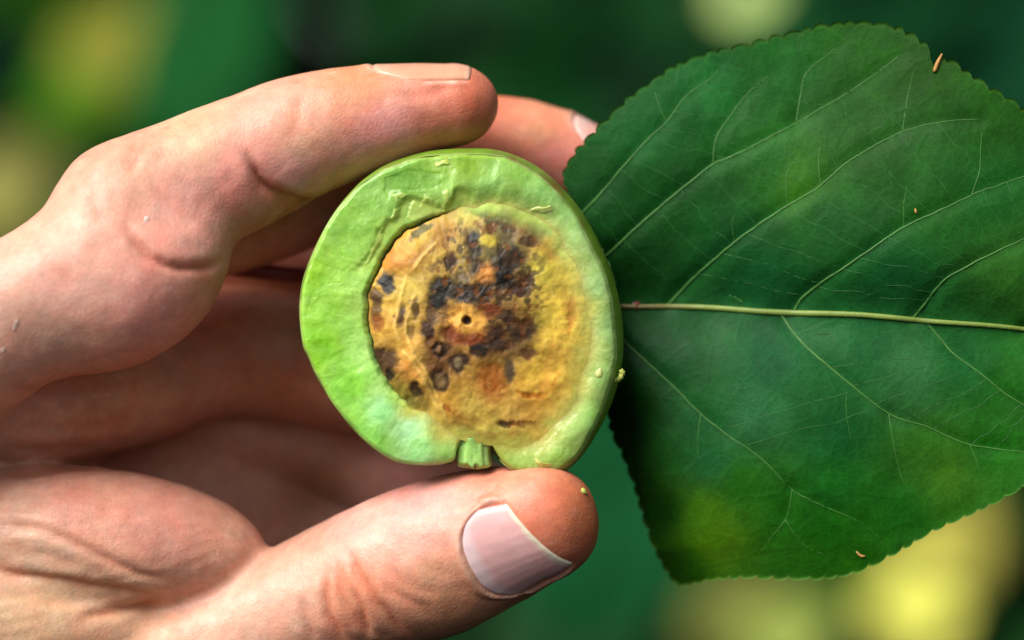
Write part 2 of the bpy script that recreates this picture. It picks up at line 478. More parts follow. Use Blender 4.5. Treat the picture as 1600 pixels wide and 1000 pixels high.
class Chain:
    """a finger: control points (px, py, depth, half-width, dorsal radius, palmar radius) + dorsal direction"""
    def __init__(self, ctrl, dorsal, step=9.0, cap=None):
        c = np.asarray(ctrl, float)
        pos = P(c[:, 0], c[:, 1], c[:, 2])
        dor = np.asarray(dorsal, float)
        if dor.ndim == 1: dor = np.repeat(dor[None], len(c), 0)
        full = np.hstack([pos, c[:, 3:6], dor])
        L = np.linalg.norm(np.diff(pos, axis=0), axis=1).sum()
        M = max(6, int(L / step))
        s = resample(full, M * 4)
        # even spacing in 3D
        acc = np.r_[0, np.cumsum(np.linalg.norm(np.diff(s[:, :3], axis=0), axis=1))]
        x = np.linspace(0, acc[-1], M)
        s = np.stack([np.interp(x, acc, s[:, j]) for j in range(s.shape[1])], -1)
        self.C = s[:, :3]; self.R = s[:, 3:6]; self.M = M; self.step = x[1]
        T = np.gradient(self.C, axis=0); T /= np.linalg.norm(T, axis=1)[:, None]
        S = np.cross(T, s[:, 6:9]); S /= np.linalg.norm(S, axis=1)[:, None]
        self.T, self.S, self.V = T, S, np.cross(S, T)
        self.cap = cap or self.R[-1].mean()
        self.cap0 = self.R[0].mean()
        self.pad = self.R.max() + 45

    def local(self, Q):
        best = np.full(len(Q), 1e18, np.float32); idx = np.zeros(len(Q), np.int32)
        Qf = Q.astype(np.float32)
        q2 = (Qf ** 2).sum(1)
        for i in range(self.M):
            c = self.C[i].astype(np.float32)
            d = q2 - 2 * (Qf @ c) + c @ c
            m = d < best
            best[m] = d[m]; idx[m] = i
        rel = Q - self.C[idx]
        f = np.clip(idx + (rel * self.T[idx]).sum(1) / self.step, 0, self.M - 1)
        i0 = np.minimum(f.astype(int), self.M - 2); t = (f - i0)[:, None]
        lerp = lambda A: A[i0] * (1 - t) + A[i0 + 1] * t
        rel = Q - lerp(self.C)
        u = (rel * lerp(self.S)).sum(1); v = (rel * lerp(self.V)).sum(1); w = (rel * lerp(self.T)).sum(1)
        return f, u, v, w, lerp(self.R)

    def sdf(self, Q):
        f, u, v, w, R = self.local(Q)
        rv = np.where(v > 0, R[:, 1], R[:, 2])
        end = np.where(f >= self.M - 1.001, self.cap, np.where(f <= 0.001, self.cap0, 1e5))
        k0 = np.sqrt((u / R[:, 0]) ** 2 + (v / rv) ** 2 + (w / end) ** 2)
        k1 = np.sqrt((u / R[:, 0] ** 2) ** 2 + (v / rv ** 2) ** 2 + (w / end ** 2) ** 2) + 1e-9
        return k0 * (k0 - 1) / k1

    def bounds(self):
        return self.C.min(0) - self.pad, self.C.max(0) + self.pad

class Blob:
    def __init__(self, px, py, d, radii, ax=(1, 0, 0), up=(0, 0, 1)):
        self.c = P(px, py, d); self.r = np.asarray(radii, float)
        x = nrm3(ax); z = nrm3(np.asarray(up, float) - np.dot(up, x) * x); y = np.cross(z, x)
        self.B = np.stack([x, y, z])
    def sdf(self, Q):
        p = (Q - self.c) @ self.B.T
        k0 = np.sqrt(((p / self.r) ** 2).sum(1)); k1 = np.sqrt(((p / self.r ** 2) ** 2).sum(1)) + 1e-9
        return k0 * (k0 - 1) / k1
    def bounds(self):
        m = self.r.max() + 45
        return self.c - m, self.c + m

G_LO = np.array([-1560., -190., -860.]); G_HI = np.array([262., 700., 470.])
NXYZ = np.ceil((G_HI - G_LO) / H_STEP).astype(int) + 1
AX = [G_LO[i] + np.arange(NXYZ[i]) * H_STEP for i in range(3)]
FAR = 60.0

def add_field(F, prim, k):
    lo, hi = prim.bounds()
    a = np.clip(np.floor((lo - G_LO) / H_STEP).astype(int), 0, NXYZ)
    b = np.clip(np.ceil((hi - G_LO) / H_STEP).astype(int) + 1, 0, NXYZ)
    if (b <= a).any(): return
    ax = [AX[i][a[i]:b[i]] for i in range(3)]
    K = 4
    X, Y, Z = np.meshgrid(*[x[::K] + 0.5 * (K - 1) * H_STEP for x in ax], indexing='ij')
    co = prim.sdf(np.stack([X.ravel(), Y.ravel(), Z.ravel()], -1)).reshape(X.shape).astype(np.float32)
    d = co.repeat(K, 0).repeat(K, 1).repeat(K, 2)[:len(ax[0]), :len(ax[1]), :len(ax[2])].copy()
    ii = np.nonzero(np.abs(d) < 48)
    if len(ii[0]):
        d[ii] = prim.sdf(np.stack([ax[k][ii[k]] for k in range(3)], -1))
    sl = F[a[0]:b[0], a[1]:b[1], a[2]:b[2]]
    h = np.maximum(k - np.abs(sl - d), 0) / k
    sl[...] = np.minimum(np.minimum(sl, d) - h * h * k * 0.25, FAR)

# index finger, seen from its thumb side
IDX_D = Chain([(190, 322, 55, 104, 98, 92), (300, 284, 66, 100, 106, 112), (388, 250, 76, 96, 105, 106), (465, 217, 84, 92, 100, 98),
               (560, 190, 92, 88, 90, 88), (640, 173, 96, 82, 76, 78), (704, 165, 98, 72, 67, 67)],
              nrm3((-0.12, -0.22, 0.95)), cap=76)
IDX_P = Chain([(196, 326, 50, 106, 96, 100), (80, 432, 20, 116, 92, 128), (-120, 560, 10, 130, 120, 140), (-330, 680, 20, 150, 150, 150), (-760, 860, 60, 170, 170, 160)],
              nrm3((-0.6, -0.1, 0.8)))
IDX_B = Blob(200, 437, 30, (178, 120, 126), (0.8, 0, 0.6))
MID = Chain([(-760, 800, 200, 170, 170, 160), (-260, 660, 190, 140, 130, 130), (20, 480, 225, 112, 108, 108), (250, 372, 255, 100, 92, 96), (430, 312, 275, 96, 92, 98), (600, 252, 290, 90, 88, 88), (745, 226, 298, 86, 81, 84), (840, 236, 300, 82, 80, 80), (930, 268, 298, 72, 70, 70)],
            nrm3((0.10, -0.30, 0.93)), cap=76)
RING = Chain([(-760, 820, 405, 170, 170, 160), (-260, 620, 405, 130, 130, 130), (20, 560, 420, 112, 105, 105), (290, 545, 410, 104, 100, 100), (440, 558, 378, 108, 106, 106), (570, 592, 410, 102, 100, 100), (740, 640, 505, 78, 76, 76)],
             nrm3((0.05, -0.2, 0.95)))
LIT = Chain([(-760, 860, 500, 150, 150, 150), (-200, 700, 520, 120, 115, 115), (100, 670, 530, 105, 100, 100), (330, 676, 515, 100, 98, 98), (480, 702, 508, 102, 100, 100), (620, 740, 512, 96, 94, 94), (740, 780, 520, 78, 76, 76)],
            nrm3((0.1, -0.2, 0.9)))
TH_D = Chain([(430, 972, 150, 108, 102, 100), (550, 917, 132, 116, 112, 112), (665, 878, 104, 128, 120, 122), (765, 842, 70, 116, 100, 112), (836, 820, 38, 97, 83, 98)],
             np.array([nrm3((-0.1, -0.85, -0.5)), nrm3((-0.05, -0.85, -0.5)), nrm3((0, -0.92, -0.42)), nrm3((0, -0.92, -0.40)), nrm3((0, -0.92, -0.40))]), cap=102)
TH_P = Chain([(440, 968, 150, 108, 102, 100), (270, 1048, 165, 122, 116, 112), (110, 1110, 180, 142, 135, 130), (-250, 1210, 220, 180, 160, 170), (-700, 1150, 240, 220, 190, 200)],
             nrm3((-0.1, -0.8, -0.55)))
PAD1 = Blob(60, 612, 215, (320, 135, 112), (1, 0.62, 0.02))
PAD2 = Blob(130, 842, 150, (294, 140, 116), (1, 0, -0.08))
PAD3 = Blob(-60, 955, 130, (330, 130, 110), (1, 0, -0.12))
PALM = Blob(-560, 900, 300, (560, 300, 330), (1, 0, 0.1))
HEEL = Blob(-250, 760, 330, (420, 210, 260), (1, 0, 0.1))
BACK = Blob(400, 432, 470, (280, 70, 95))
INNER = Blob(230, 790, 510, (400, 120, 170), (1, 0, -0.1))

F = np.full(tuple(NXYZ), FAR, np.float32)
add_field(F, PALM, 40); add_field(F, HEEL, 60); add_field(F, INNER, 40); add_field(F, BACK, 20)
for ch in (MID, RING, LIT):
    G_ = np.full(tuple(NXYZ), FAR, np.float32); add_field(G_, ch, 5)
    h = np.maximum(9 - np.abs(F - G_), 0) / 9; F = np.minimum(F, G_) - h * h * 9 * .25
add_field(F, PAD1, 75); add_field(F, PAD3, 30)
add_field(F, PAD2, 16)
Gi = np.full(tuple(NXYZ), FAR, np.float32)
add_field(Gi, IDX_P, 5); add_field(Gi, IDX_B, 45); add_field(Gi, IDX_D, 34)
h = np.maximum(12 - np.abs(F - Gi), 0) / 12; F = np.minimum(F, Gi) - h * h * 12 * .25
Gi[...] = FAR
add_field(Gi, TH_P, 5); add_field(Gi, TH_D, 14)
h = np.maximum(22 - np.abs(F - Gi), 0) / 22; F = np.minimum(F, Gi) - h * h * 22 * .25
del Gi, G_
F[0] = F[-1] = FAR; F[:, 0] = F[:, -1] = FAR; F[:, :, 0] = F[:, :, -1] = FAR

def surface_nets(F, lo, h):
    ins = F < 0
    c = [ins[i:F.shape[0] - 1 + i, j:F.shape[1] - 1 + j, k:F.shape[2] - 1 + k] for i in (0, 1) for j in (0, 1) for k in (0, 1)]
    cnt = sum(x.astype(np.int8) for x in c)
    cells = np.argwhere((cnt > 0) & (cnt < 8))
    vid = np.full(cnt.shape, -1, np.int32); vid[tuple(cells.T)] = np.arange(len(cells))
    corners = np.array([(i, j, k) for i in (0, 1) for j in (0, 1) for k in (0, 1)])
    val = np.stack([F[cells[:, 0] + i, cells[:, 1] + j, cells[:, 2] + k] for i, j, k in corners], -1)
    acc = np.zeros((len(cells), 3)); num = np.zeros(len(cells))
    for a in range(8):
        for b in range(a + 1, 8):
            if np.abs(corners[a] - corners[b]).sum() != 1: continue
            va, vb = val[:, a], val[:, b]
            m = (va < 0) != (vb < 0)
            t = np.where(m, va / np.where(m, va - vb, 1), 0)
            acc += np.where(m[:, None], corners[a] + t[:, None] * (corners[b] - corners[a]), 0); num += m
    v = lo + (cells + acc / num[:, None]) * h
    quads = []
    for ax in range(3):
        sh = list(F.shape); A = [slice(None)] * 3; B = [slice(None)] * 3
        A[ax] = slice(0, -1); B[ax] = slice(1, None)
        e = np.argwhere(ins[tuple(A)] != ins[tuple(B)])
        o1, o2 = [i for i in range(3) if i != ax]
        e = e[(e[:, o1] > 0) & (e[:, o2] > 0) & (e[:, o1] < sh[o1] - 1) & (e[:, o2] < sh[o2] - 1)]
        def cid(d1, d2):
            q = e.copy(); q[:, o1] -= d1; q[:, o2] -= d2
            return vid[tuple(q.T)]
        q = np.stack([cid(1, 1), cid(0, 1), cid(0, 0), cid(1, 0)], -1)
        flip = ins[tuple(e.T)] if ax != 1 else ~ins[tuple(e.T)]
        q[~flip] = q[~flip][:, ::-1]
        quads.append(q)
    q = np.vstack(quads)
    return v, q[(q >= 0).all(1)]

HV, HF = surface_nets(F, G_LO, H_STEP)
del F

def lap(v, f, it, lam=0.5):
    n = len(v)
    e = np.vstack([f[:, [0, 1]], f[:, [1, 2]], f[:, [2, 3]], f[:, [3, 0]]])
    deg = np.bincount(e[:, 0], minlength=n) + np.bincount(e[:, 1], minlength=n)
    for _ in range(it):
        s = np.stack([np.bincount(e[:, 0], v[e[:, 1], j], n) + np.bincount(e[:, 1], v[e[:, 0], j], n) for j in range(3)], -1)
        v = v + lam * (s / np.maximum(deg, 1)[:, None] - v)
    return v

def vnormals(v, f):
    n = np.cross(v[f[:, 2]] - v[f[:, 0]], v[f[:, 3]] - v[f[:, 1]])
    out = np.stack([sum(np.bincount(f[:, k], n[:, j], len(v)) for k in range(4)) for j in range(3)], -1)
    return out / (np.linalg.norm(out, axis=1)[:, None] + 1e-9)

HV = lap(HV, HF, 3)
HN = vnormals(HV, HF)
hx, hy = to_px(HV)
view = np.stack([-HV[:, 0], -(D + HV[:, 1]), -HV[:, 2]], -1); view /= np.linalg.norm(view, axis=1)[:, None]
facing = (HN * view).sum(1)

# skin folds: polylines that lie on the near side of the hand (points, depth range, width, depth, flank bulge)
crease_at = np.zeros(len(HV)); disp = np.zeros(len(HV))
def crease(pts, w, dep, dmax, bulge=0.35, taper=True):
    near = (HV[:, 1] < dmax) & (facing > 0.02)
    x0, y0 = np.min(pts, 0) - 60; x1, y1 = np.max(pts, 0) + 60
    sel = np.where(near & (hx > x0) & (hx < x1) & (hy > y0) & (hy < y1))[0]
    if not len(sel): return
    d, fr = seg_dist(hx[sel] + 2.5 * noise(HV[sel], 26, 77), hy[sel] + 2.5 * noise(HV[sel], 26, 78), resample(pts, 24))
    tp = np.clip(np.minimum(fr, 1 - fr) * 5, 0, 1) if taper else 1.0
    g = np.exp(-(d / w) ** 2) * tp
    fl = np.exp(-((d - 2.6 * w) / (1.5 * w)) ** 2) * tp
    disp[sel] += -dep * g + bulge * dep * fl
    crease_at[sel] = np.maximum(crease_at[sel], g * min(1, dep / 6))
# index: last-joint crease, middle-joint crease, knuckle lines
crease([(384, 232), (393, 254), (408, 282), (437, 306), (480, 318), (530, 312)], 7, 8, 140, 0.25)
crease([(398, 262), (420, 300), (470, 330), (520, 328)], 18, 6, 140)
crease([(190, 344), (203, 366), (225, 394), (262, 416), (315, 418), (360, 404)], 7, 7, 140, 0.2)
crease([(200, 372), (236, 412), (290, 430), (350, 420)], 18, 3, 140, 0.1)
crease([(236, 205), (225, 228), (210, 258), (203, 270)], 6, 3.0, 120)
crease([(222, 212), (206, 236), (196, 262)], 6, 1.6, 120)
crease([(130, 290), (150, 320), (160, 350)], 8, 1.6, 120)
crease([(470, 150), (462, 190), (452, 225)], 9, 1.2, 120)
crease([(60, 380), (90, 410), (110, 450)], 9, 1.6, 120)
crease([(600, 150), (670, 146), (715, 128)], 8, 1.8, 120)
# web between thumb and index
crease([(0, 738), (40, 741), (110, 730), (200, 727)], 7, 4, 200)
crease([(-30, 822), (0, 822), (60, 826), (120, 850), (180, 880), (224, 898), (290, 912)], 6, 3.6, 220)
crease([(-30, 892), (0, 894), (60, 900), (160, 918), (265, 934)], 6, 5, 260)
crease([(120, 968), (160, 958), (200, 950), (262, 936)], 7, 5, 260)
crease([(-10, 925), (60, 935), (130, 945)], 7, 2.5, 260)
crease([(0, 855), (60, 866), (130, 890)], 8, 2.2, 260)
crease([(0, 600), (60, 612), (140, 606), (220, 590)], 9, 2.5, 200)
crease([(20, 660), (120, 668), (230, 650)], 10, 2.5, 200)
crease([(0, 700), (80, 700), (160, 690)], 9, 2.2, 200)
# thumb joint
crease([(541, 856), (550, 870), (562, 898), (585, 933), (622, 978), (640, 1000)], 6, 5, 200)
crease([(506, 900), (512, 940), (520, 970), (540, 1000)], 6, 5, 200)
crease([(550, 915), (566, 950), (578, 1000)], 6, 4, 200)
crease([(528, 880), (536, 920), (556, 962), (590, 1000)], 6, 3, 200)
crease([(590, 905), (622, 930), (660, 950), (690, 975)], 7, 2.4, 200)
crease([(470, 930), (480, 965), (492, 1000)], 7, 2.6, 200)
crease([(600, 880), (640, 915), (690, 930)], 8, 1.6, 200)
crease([(690, 800), (712, 790), (745, 776), (775, 768)], 8, 1.6, 200)
disp += 1.6 * noise(HV, 60, 1, 2) + 0.8 * noise(HV, 22, 2, 2)
# fine skin lines across the web and thumb
linef = np.sin((hy + 0.18 * hx + 14 * noise(HV, 60, 5, 2)) / 3.2) * np.clip(noise(HV, 50, 6) + 0.3, 0, 1)
disp += np.where((hy > 720) & (hx < 380), 0.5 * linef, 0)

# nails: masks in finger coordinates
class NailSpec:
    def __init__(s, ch, a0, a1, phim, phic=0.0, lift=3.0, skew=0.0, tint=0.0, fold=5.5):
        s.ch, s.a0, s.a1, s.phim, s.phic, s.lift, s.skew, s.tint, s.fold = ch, a0, a1, phim, phic, lift, skew, tint, fold
    def start(s, q):      # cuticle line: distance along the finger from its last joint centre, for q = phi / phim
        return s.a0 + (s.a1 - s.a0) * 0.55 * np.abs(q) ** 3.2
    def end(s, q):
        return s.a1 + 4 - 7 * q ** 2 + s.skew * q
NAILS = [NailSpec(TH_D, -94, 28, 0.88, -0.08, 1.2, 28, 0.0), NailSpec(IDX_D, -112, 35, 0.78, 0.0, 0.3, 0, 1.0, 1.5), NailSpec(MID, -64, 46, 0.9, 0.0, 1.0, 0, 0.5, 3)]
nail_under = np.zeros(len(HV)); nail_rim = np.zeros(len(HV))
for ns in NAILS:
    ch = ns.ch
    sel = np.where(np.linalg.norm(HV - ch.C[-1], axis=1) < 260)[0]
    f, u, v, w, R = ch.local(HV[sel])
    own = np.abs(ch.sdf(HV[sel])) < 8
    a = (f - (ch.M - 1)) * ch.step + np.where(f >= ch.M - 1.001, w, 0)
    phi = np.arctan2(u / R[:, 0], v / R[:, 1]) - ns.phic
    q = phi / ns.phim
    da = a - ns.start(np.clip(q, -1, 1)); db = ns.end(q) - a
    dq = (1 - np.abs(q)) * ns.phim * R[:, 0]
    inside = np.minimum(np.minimum(da, db), dq)
    fold = np.minimum(da, dq)
    z = own & (db > -10)
    disp[sel] += np.where(z, -5 * smooth(-3, 8, inside), 0)
    disp[sel] += np.where(z, ns.fold * np.exp(-((fold + 6) / 7.0) ** 2) * smooth(-4, 20, db), 0)
    nail_rim[sel] = np.maximum(nail_rim[sel], np.where(z, np.exp(-((fold + 3) / 4.0) ** 2) * smooth(-2, 8, db), 0))
    nail_under[sel] = np.maximum(nail_under[sel], np.where(own, smooth(-8, 2, inside), 0))

HV2 = HV + HN * disp[:, None]
HN2 = vnormals(HV2, HF)

# pigment: pinker pads, browner knuckles, orange fingertips; shade painted in on the folded inner fingers
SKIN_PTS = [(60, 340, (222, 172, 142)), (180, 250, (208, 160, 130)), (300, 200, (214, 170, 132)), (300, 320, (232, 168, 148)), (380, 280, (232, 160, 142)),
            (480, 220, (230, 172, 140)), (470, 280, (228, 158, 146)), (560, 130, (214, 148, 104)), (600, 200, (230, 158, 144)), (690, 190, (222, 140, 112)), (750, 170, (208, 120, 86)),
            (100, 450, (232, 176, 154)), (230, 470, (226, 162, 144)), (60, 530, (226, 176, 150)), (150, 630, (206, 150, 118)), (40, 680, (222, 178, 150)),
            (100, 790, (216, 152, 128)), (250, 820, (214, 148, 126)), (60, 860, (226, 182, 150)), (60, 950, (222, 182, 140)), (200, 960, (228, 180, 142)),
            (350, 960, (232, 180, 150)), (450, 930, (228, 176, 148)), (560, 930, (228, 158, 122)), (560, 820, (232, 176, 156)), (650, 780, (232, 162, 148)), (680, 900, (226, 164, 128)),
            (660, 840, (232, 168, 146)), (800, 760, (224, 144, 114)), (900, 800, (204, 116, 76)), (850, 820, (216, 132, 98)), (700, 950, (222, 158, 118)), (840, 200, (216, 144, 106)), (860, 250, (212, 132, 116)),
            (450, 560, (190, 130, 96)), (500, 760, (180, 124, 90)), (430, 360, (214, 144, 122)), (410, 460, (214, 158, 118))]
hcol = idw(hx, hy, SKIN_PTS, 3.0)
red = noise(HV, 34, 21, 3)[:, None]
hcol = hcol * (1 + red * np.array([0.04, -0.13, -0.15])) * (1 + noise(HV, 11, 23, 3)[:, None] * np.array([0.03, -0.07, -0.08]))
pale = np.clip(noise(HV, 15, 22, 2) - 0.25, 0, 1)[:, None]
hcol = hcol * (1 - 0.35 * pale) + 0.35 * pale * lin((240, 205, 180))
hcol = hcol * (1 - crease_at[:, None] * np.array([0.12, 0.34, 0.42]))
nr_ = (nail_rim * (0.45 + 0.5 * noise(HV, 9, 44, 2)))[:, None].clip(0, 1)
hcol = hcol * (1 - nr_) + nr_ * lin((240, 214, 190))
hcol = np.clip(hcol * np.array([1.0, 0.95, 1.0]), 0, 0.92)
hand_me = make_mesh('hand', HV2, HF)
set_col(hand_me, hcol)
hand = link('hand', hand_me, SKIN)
tag(hand, 'bare left hand pinching the halved green fruit between thumb and fingers', 'hand')
recentre(hand, P(-100, 1000, 200))
HO = np.array(P(-100, 1000, 200))

BVH = BVHTree.FromPolygons([Vector(x) for x in HV2[:: 1].tolist()], HF.tolist())
def on_hand(px, py):
    o = Vector((0, -D, 0)); d_ = Vector(P(px, py, 0)) - o; d_.normalize()
    hit, nrm, _, _ = BVH.ray_cast(o, d_)
    return (np.array(hit), np.array(nrm)) if hit else (None, None)

def build_nail(ns, name='nail'):
    ch = ns.ch; nu, nv = 41, 34
    q = np.linspace(-1, 1, nu); s = np.linspace(0, 1, nv)
    Q, S_ = np.meshgrid(q, s, indexing='ij')
    a = ns.start(Q) - 6 + (ns.end(Q) - ns.start(Q) + 6) * S_
    phi = ns.phic + Q * ns.phim
    f = np.clip((ch.M - 1) + a / ch.step, 0, ch.M - 1)
    i0 = np.minimum(f.astype(int), ch.M - 2); t = (f - i0)[..., None]
    lerp = lambda A: A[i0] * (1 - t) + A[i0 + 1] * t
    C, T, Sd, V, R = (lerp(A) for A in (ch.C, ch.T, ch.S, ch.V, ch.R))
    over = np.maximum(a, 0)
    shrink = np.maximum(np.sqrt(np.maximum(1 - (over / ch.cap) ** 2, 0)), 0.86)
    edge = np.minimum(1 - np.abs(Q), 1)
    lift = ns.lift * smooth(0, 0.14, edge) * smooth(0, 0.10, S_) - 8 * (1 - smooth(0, 0.09, edge)) - 9 * (1 - smooth(0.0, 0.09, S_)) + 0.4 * noise2(Q.ravel() * 100, S_.ravel() * 30, 7, 30, 4).reshape(Q.shape)
    rad = Sd * (np.sin(phi) * (R[..., 0] * shrink + lift))[..., None] + V * (np.cos(phi) * (R[..., 1] * shrink + lift))[..., None]
    p = C + T * over[..., None] + rad
    n = rad / np.linalg.norm(rad, axis=-1, keepdims=True)
    top = p.reshape(-1, 3); bot = (p - n * 5.0).reshape(-1, 3)
    N = len(top)
    fa = grid_faces(nu, nv); fb = grid_faces(nu, nv)[:, ::-1] + N
    ids = np.arange(N).reshape(nu, nv)
    rim = np.r_[ids[0, :], ids[1:, -1], ids[-1, -2::-1], ids[-2:0:-1, 0]]
    r2 = np.roll(rim, -1)
    fr = np.stack([rim, r2, r2 + N, rim + N], -1)
    me = make_mesh(name, np.vstack([top, bot]), np.vstack([fa, fb, fr]))
    tn = ns.tint; pink = lin((230, 178, 176)) * (1 - tn) + tn * lin((220, 160, 130)); moon = lin((234, 202, 204)) * (1 - tn) + tn * lin((222, 168, 140)); white = lin((236, 222, 198)) * (1 - tn) + tn * lin((226, 176, 146))
    m = (1 - smooth(0.18, 0.34, S_ + 0.12 * Q ** 2))[..., None]
    w = smooth(0.925, 0.955, S_ + 0.012 * noise2(Q.ravel() * 100, S_.ravel(), 9, 1, 8).reshape(Q.shape))[..., None]
    c = pink * (1 - m) + moon * m
    c = c * (1 + 0.05 * noise2(Q.ravel() * 60, S_.ravel() * 60, 22, 30, 9, 2).reshape(Q.shape))[..., None]
    c = c * (1 - w) + white * w
    cut = (np.maximum(1 - smooth(0.02, 0.07, S_), 1 - smooth(0.02, 0.06, edge)) * (1 - w[..., 0]))[..., None]
    c = c * (1 - cut) + cut * lin((222, 176, 150))
    c = c.reshape(-1, 3)
    set_col(me, np.vstack([c, c]))
    o = link(name, me, NAIL, hand)
    co = np.empty(len(me.vertices) * 3); me.vertices.foreach_get('co', co)
    me.vertices.foreach_set('co', (co.reshape(-1, 3) - HO * U).ravel()); me.update()
    return o
for ns in NAILS:
    build_nail(ns)

# ------------------------------------------------------------------ the cut fruit
FC = (722.0, 486.0)
OUT = [(735, 232), (770, 233), (800, 240), (832, 255), (862, 277), (905, 325), (938, 385), (960, 440), (972, 500), (973, 560), (962, 612), (942, 660), (912, 710), (882, 737), (847, 747), (812, 741), (788, 727),
       (776, 712), (768, 699), (756, 692), (738, 690), (722, 693), (714, 706), (709, 722), (690, 726), (650, 727), (612, 719), (570, 690), (530, 645), (495, 590), (482, 560), (473, 540), (468, 500), (468, 470), (475, 430), (495, 380), (520, 335), (545, 303), (572, 277), (610, 254), (670, 236)]
CORE = [(700, 334), (760, 319), (815, 328), (850, 348), (876, 380), (905, 440), (919, 520), (906, 600), (872, 660), (820, 697), (770, 692), (720, 683), (680, 658), (640, 628), (606, 590), (587, 540), (579, 480), (592, 425), (618, 385), (655, 354)]
NT = 1080
def polar(poly, nt=NT):
    s = resample(poly, 4000, closed=True)
    th = np.arctan2(-(s[:, 1] - FC[1]), s[:, 0] - FC[0]); r = np.hypot(s[:, 0] - FC[0], s[:, 1] - FC[1])
    o = np.argsort(th); th, r = th[o], r[o]
    t = np.linspace(-np.pi, np.pi, nt, endpoint=False)
    return np.interp(t, np.r_[th - 2 * np.pi, th, th + 2 * np.pi], np.r_[r, r, r]), t
R_OUT, TH = polar(OUT)
R_CORE, _ = polar(CORE)
R_CORE = R_CORE * (1 + 0.035 * noise2(np.cos(TH) * 100, np.sin(TH) * 100, 16, None, 8, 3))
zz = np.zeros_like(TH)
bulge = 0.040 * np.clip(np.cos(TH - math.radians(28)) * 0.75 + 0.35, 0, 1) ** 0.8
bulge *= 1 - 0.75 * np.exp(-((np.degrees(TH) + 77) / 22) ** 2)
bulge += 0.006
R_RIM = R_OUT / (1 + bulge) * (1 + 0.010 * noise2(np.cos(TH) * 100, np.sin(TH) * 100, 13, None, 3, 3))
left = smooth(0.1, -0.6, np.cos(TH - math.radians(-8)))            # the gap round the stone opens on the left
ctt, stt = np.cos(TH), np.sin(TH)

fruit = bpy.data.objects.new('halved_fruit', None); COL.objects.link(fruit)
FO = P(FC[0], FC[1], 120); fruit.location = FO * U
tag(fruit, 'halved green stone fruit with a brown spotted rotten centre, held between thumb and fingers', 'fruit')
def fpart(name, v, f, mat, parent=None, col=None, smooth_shade=True):
    me = make_mesh(name, np.asarray(v) - FO, f, smooth_shade)
    if col is not None: set_col(me, col)
    return link(name, me, mat, parent or fruit)

def tilt(px, py):
    return 0.035 * (px - 720) + 0.02 * (480 - py)

# --- flesh ring
FLESH_PTS = [(490, 430, (150, 208, 52)), (500, 540, (142, 208, 40)), (550, 600, (152, 226, 76)), (560, 480, (170, 218, 98)), (530, 350, (142, 198, 74)), (600, 290, (144, 194, 84)), (630, 285, (122, 176, 62)),  # control colours also carry lit variations across the cut face
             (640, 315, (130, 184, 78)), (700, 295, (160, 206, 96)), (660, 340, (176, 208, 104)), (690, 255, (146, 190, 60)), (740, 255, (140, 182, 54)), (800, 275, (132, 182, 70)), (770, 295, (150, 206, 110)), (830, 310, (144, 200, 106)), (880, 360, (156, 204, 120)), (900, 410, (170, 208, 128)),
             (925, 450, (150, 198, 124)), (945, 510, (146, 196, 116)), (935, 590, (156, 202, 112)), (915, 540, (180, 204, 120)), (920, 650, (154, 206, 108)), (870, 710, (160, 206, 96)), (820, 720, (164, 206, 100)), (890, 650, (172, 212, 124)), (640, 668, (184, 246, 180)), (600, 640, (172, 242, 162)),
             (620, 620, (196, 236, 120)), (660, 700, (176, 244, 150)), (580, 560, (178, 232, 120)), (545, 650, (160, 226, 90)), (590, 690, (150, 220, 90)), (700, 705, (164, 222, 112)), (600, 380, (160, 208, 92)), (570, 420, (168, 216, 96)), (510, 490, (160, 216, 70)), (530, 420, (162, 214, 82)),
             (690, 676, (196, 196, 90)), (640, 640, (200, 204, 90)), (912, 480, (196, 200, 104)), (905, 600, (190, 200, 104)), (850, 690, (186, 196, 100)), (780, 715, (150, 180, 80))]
NR = 96
s = np.linspace(0, 1, NR) ** 0.9
r = (R_CORE * 0.95)[:, None] * (1 - s) + R_RIM[:, None] * s
px = FC[0] + r * ctt[:, None]; py = FC[1] - r * stt[:, None]
dc = r - R_CORE[:, None]                 # distance outside the stone
de = R_RIM[:, None] - r                  # distance inside the rim
fx, fy = px.ravel(), py.ravel()
d = tilt(px, py) + 0.0
lip = np.exp(-np.clip(dc, 0, None) / 16)
d += (20 * left[:, None] + 6) * smooth(17 * left[:, None] - 2, -10 + 0 * dc, dc)
rk = np.clip(dc / np.maximum(R_RIM - R_CORE, 1)[:, None], 0, 1)
d += (5 + 7 * (1 - left[:, None])) * rk ** 2.2 + 10 * (1 - left[:, None]) * (1 - rk) ** 2 * np.clip(1 - np.abs(dc) / 60, 0, 1) * 0 + 10 * (1 - left[:, None]) * np.clip(r / R_CORE[:, None], 0, 1) ** 3 * (1 - smooth(0, 40, dc))
d += 4 * np.exp(-(de / 3) ** 2)                                    # softened rim
d += -3.2 * noise2(fx, fy, 42, None, 12, 2).reshape(px.shape)
fib = noise2((TH[:, None] * 180 + 0 * r).ravel(), r.ravel(), 7, 70, 14, 2).reshape(px.shape)
d += -0.28 * fib * smooth(0, 20, dc) * smooth(0, 14, de)
d += -0.9 * noise2(fx, fy, 17, None, 15, 3).reshape(px.shape)
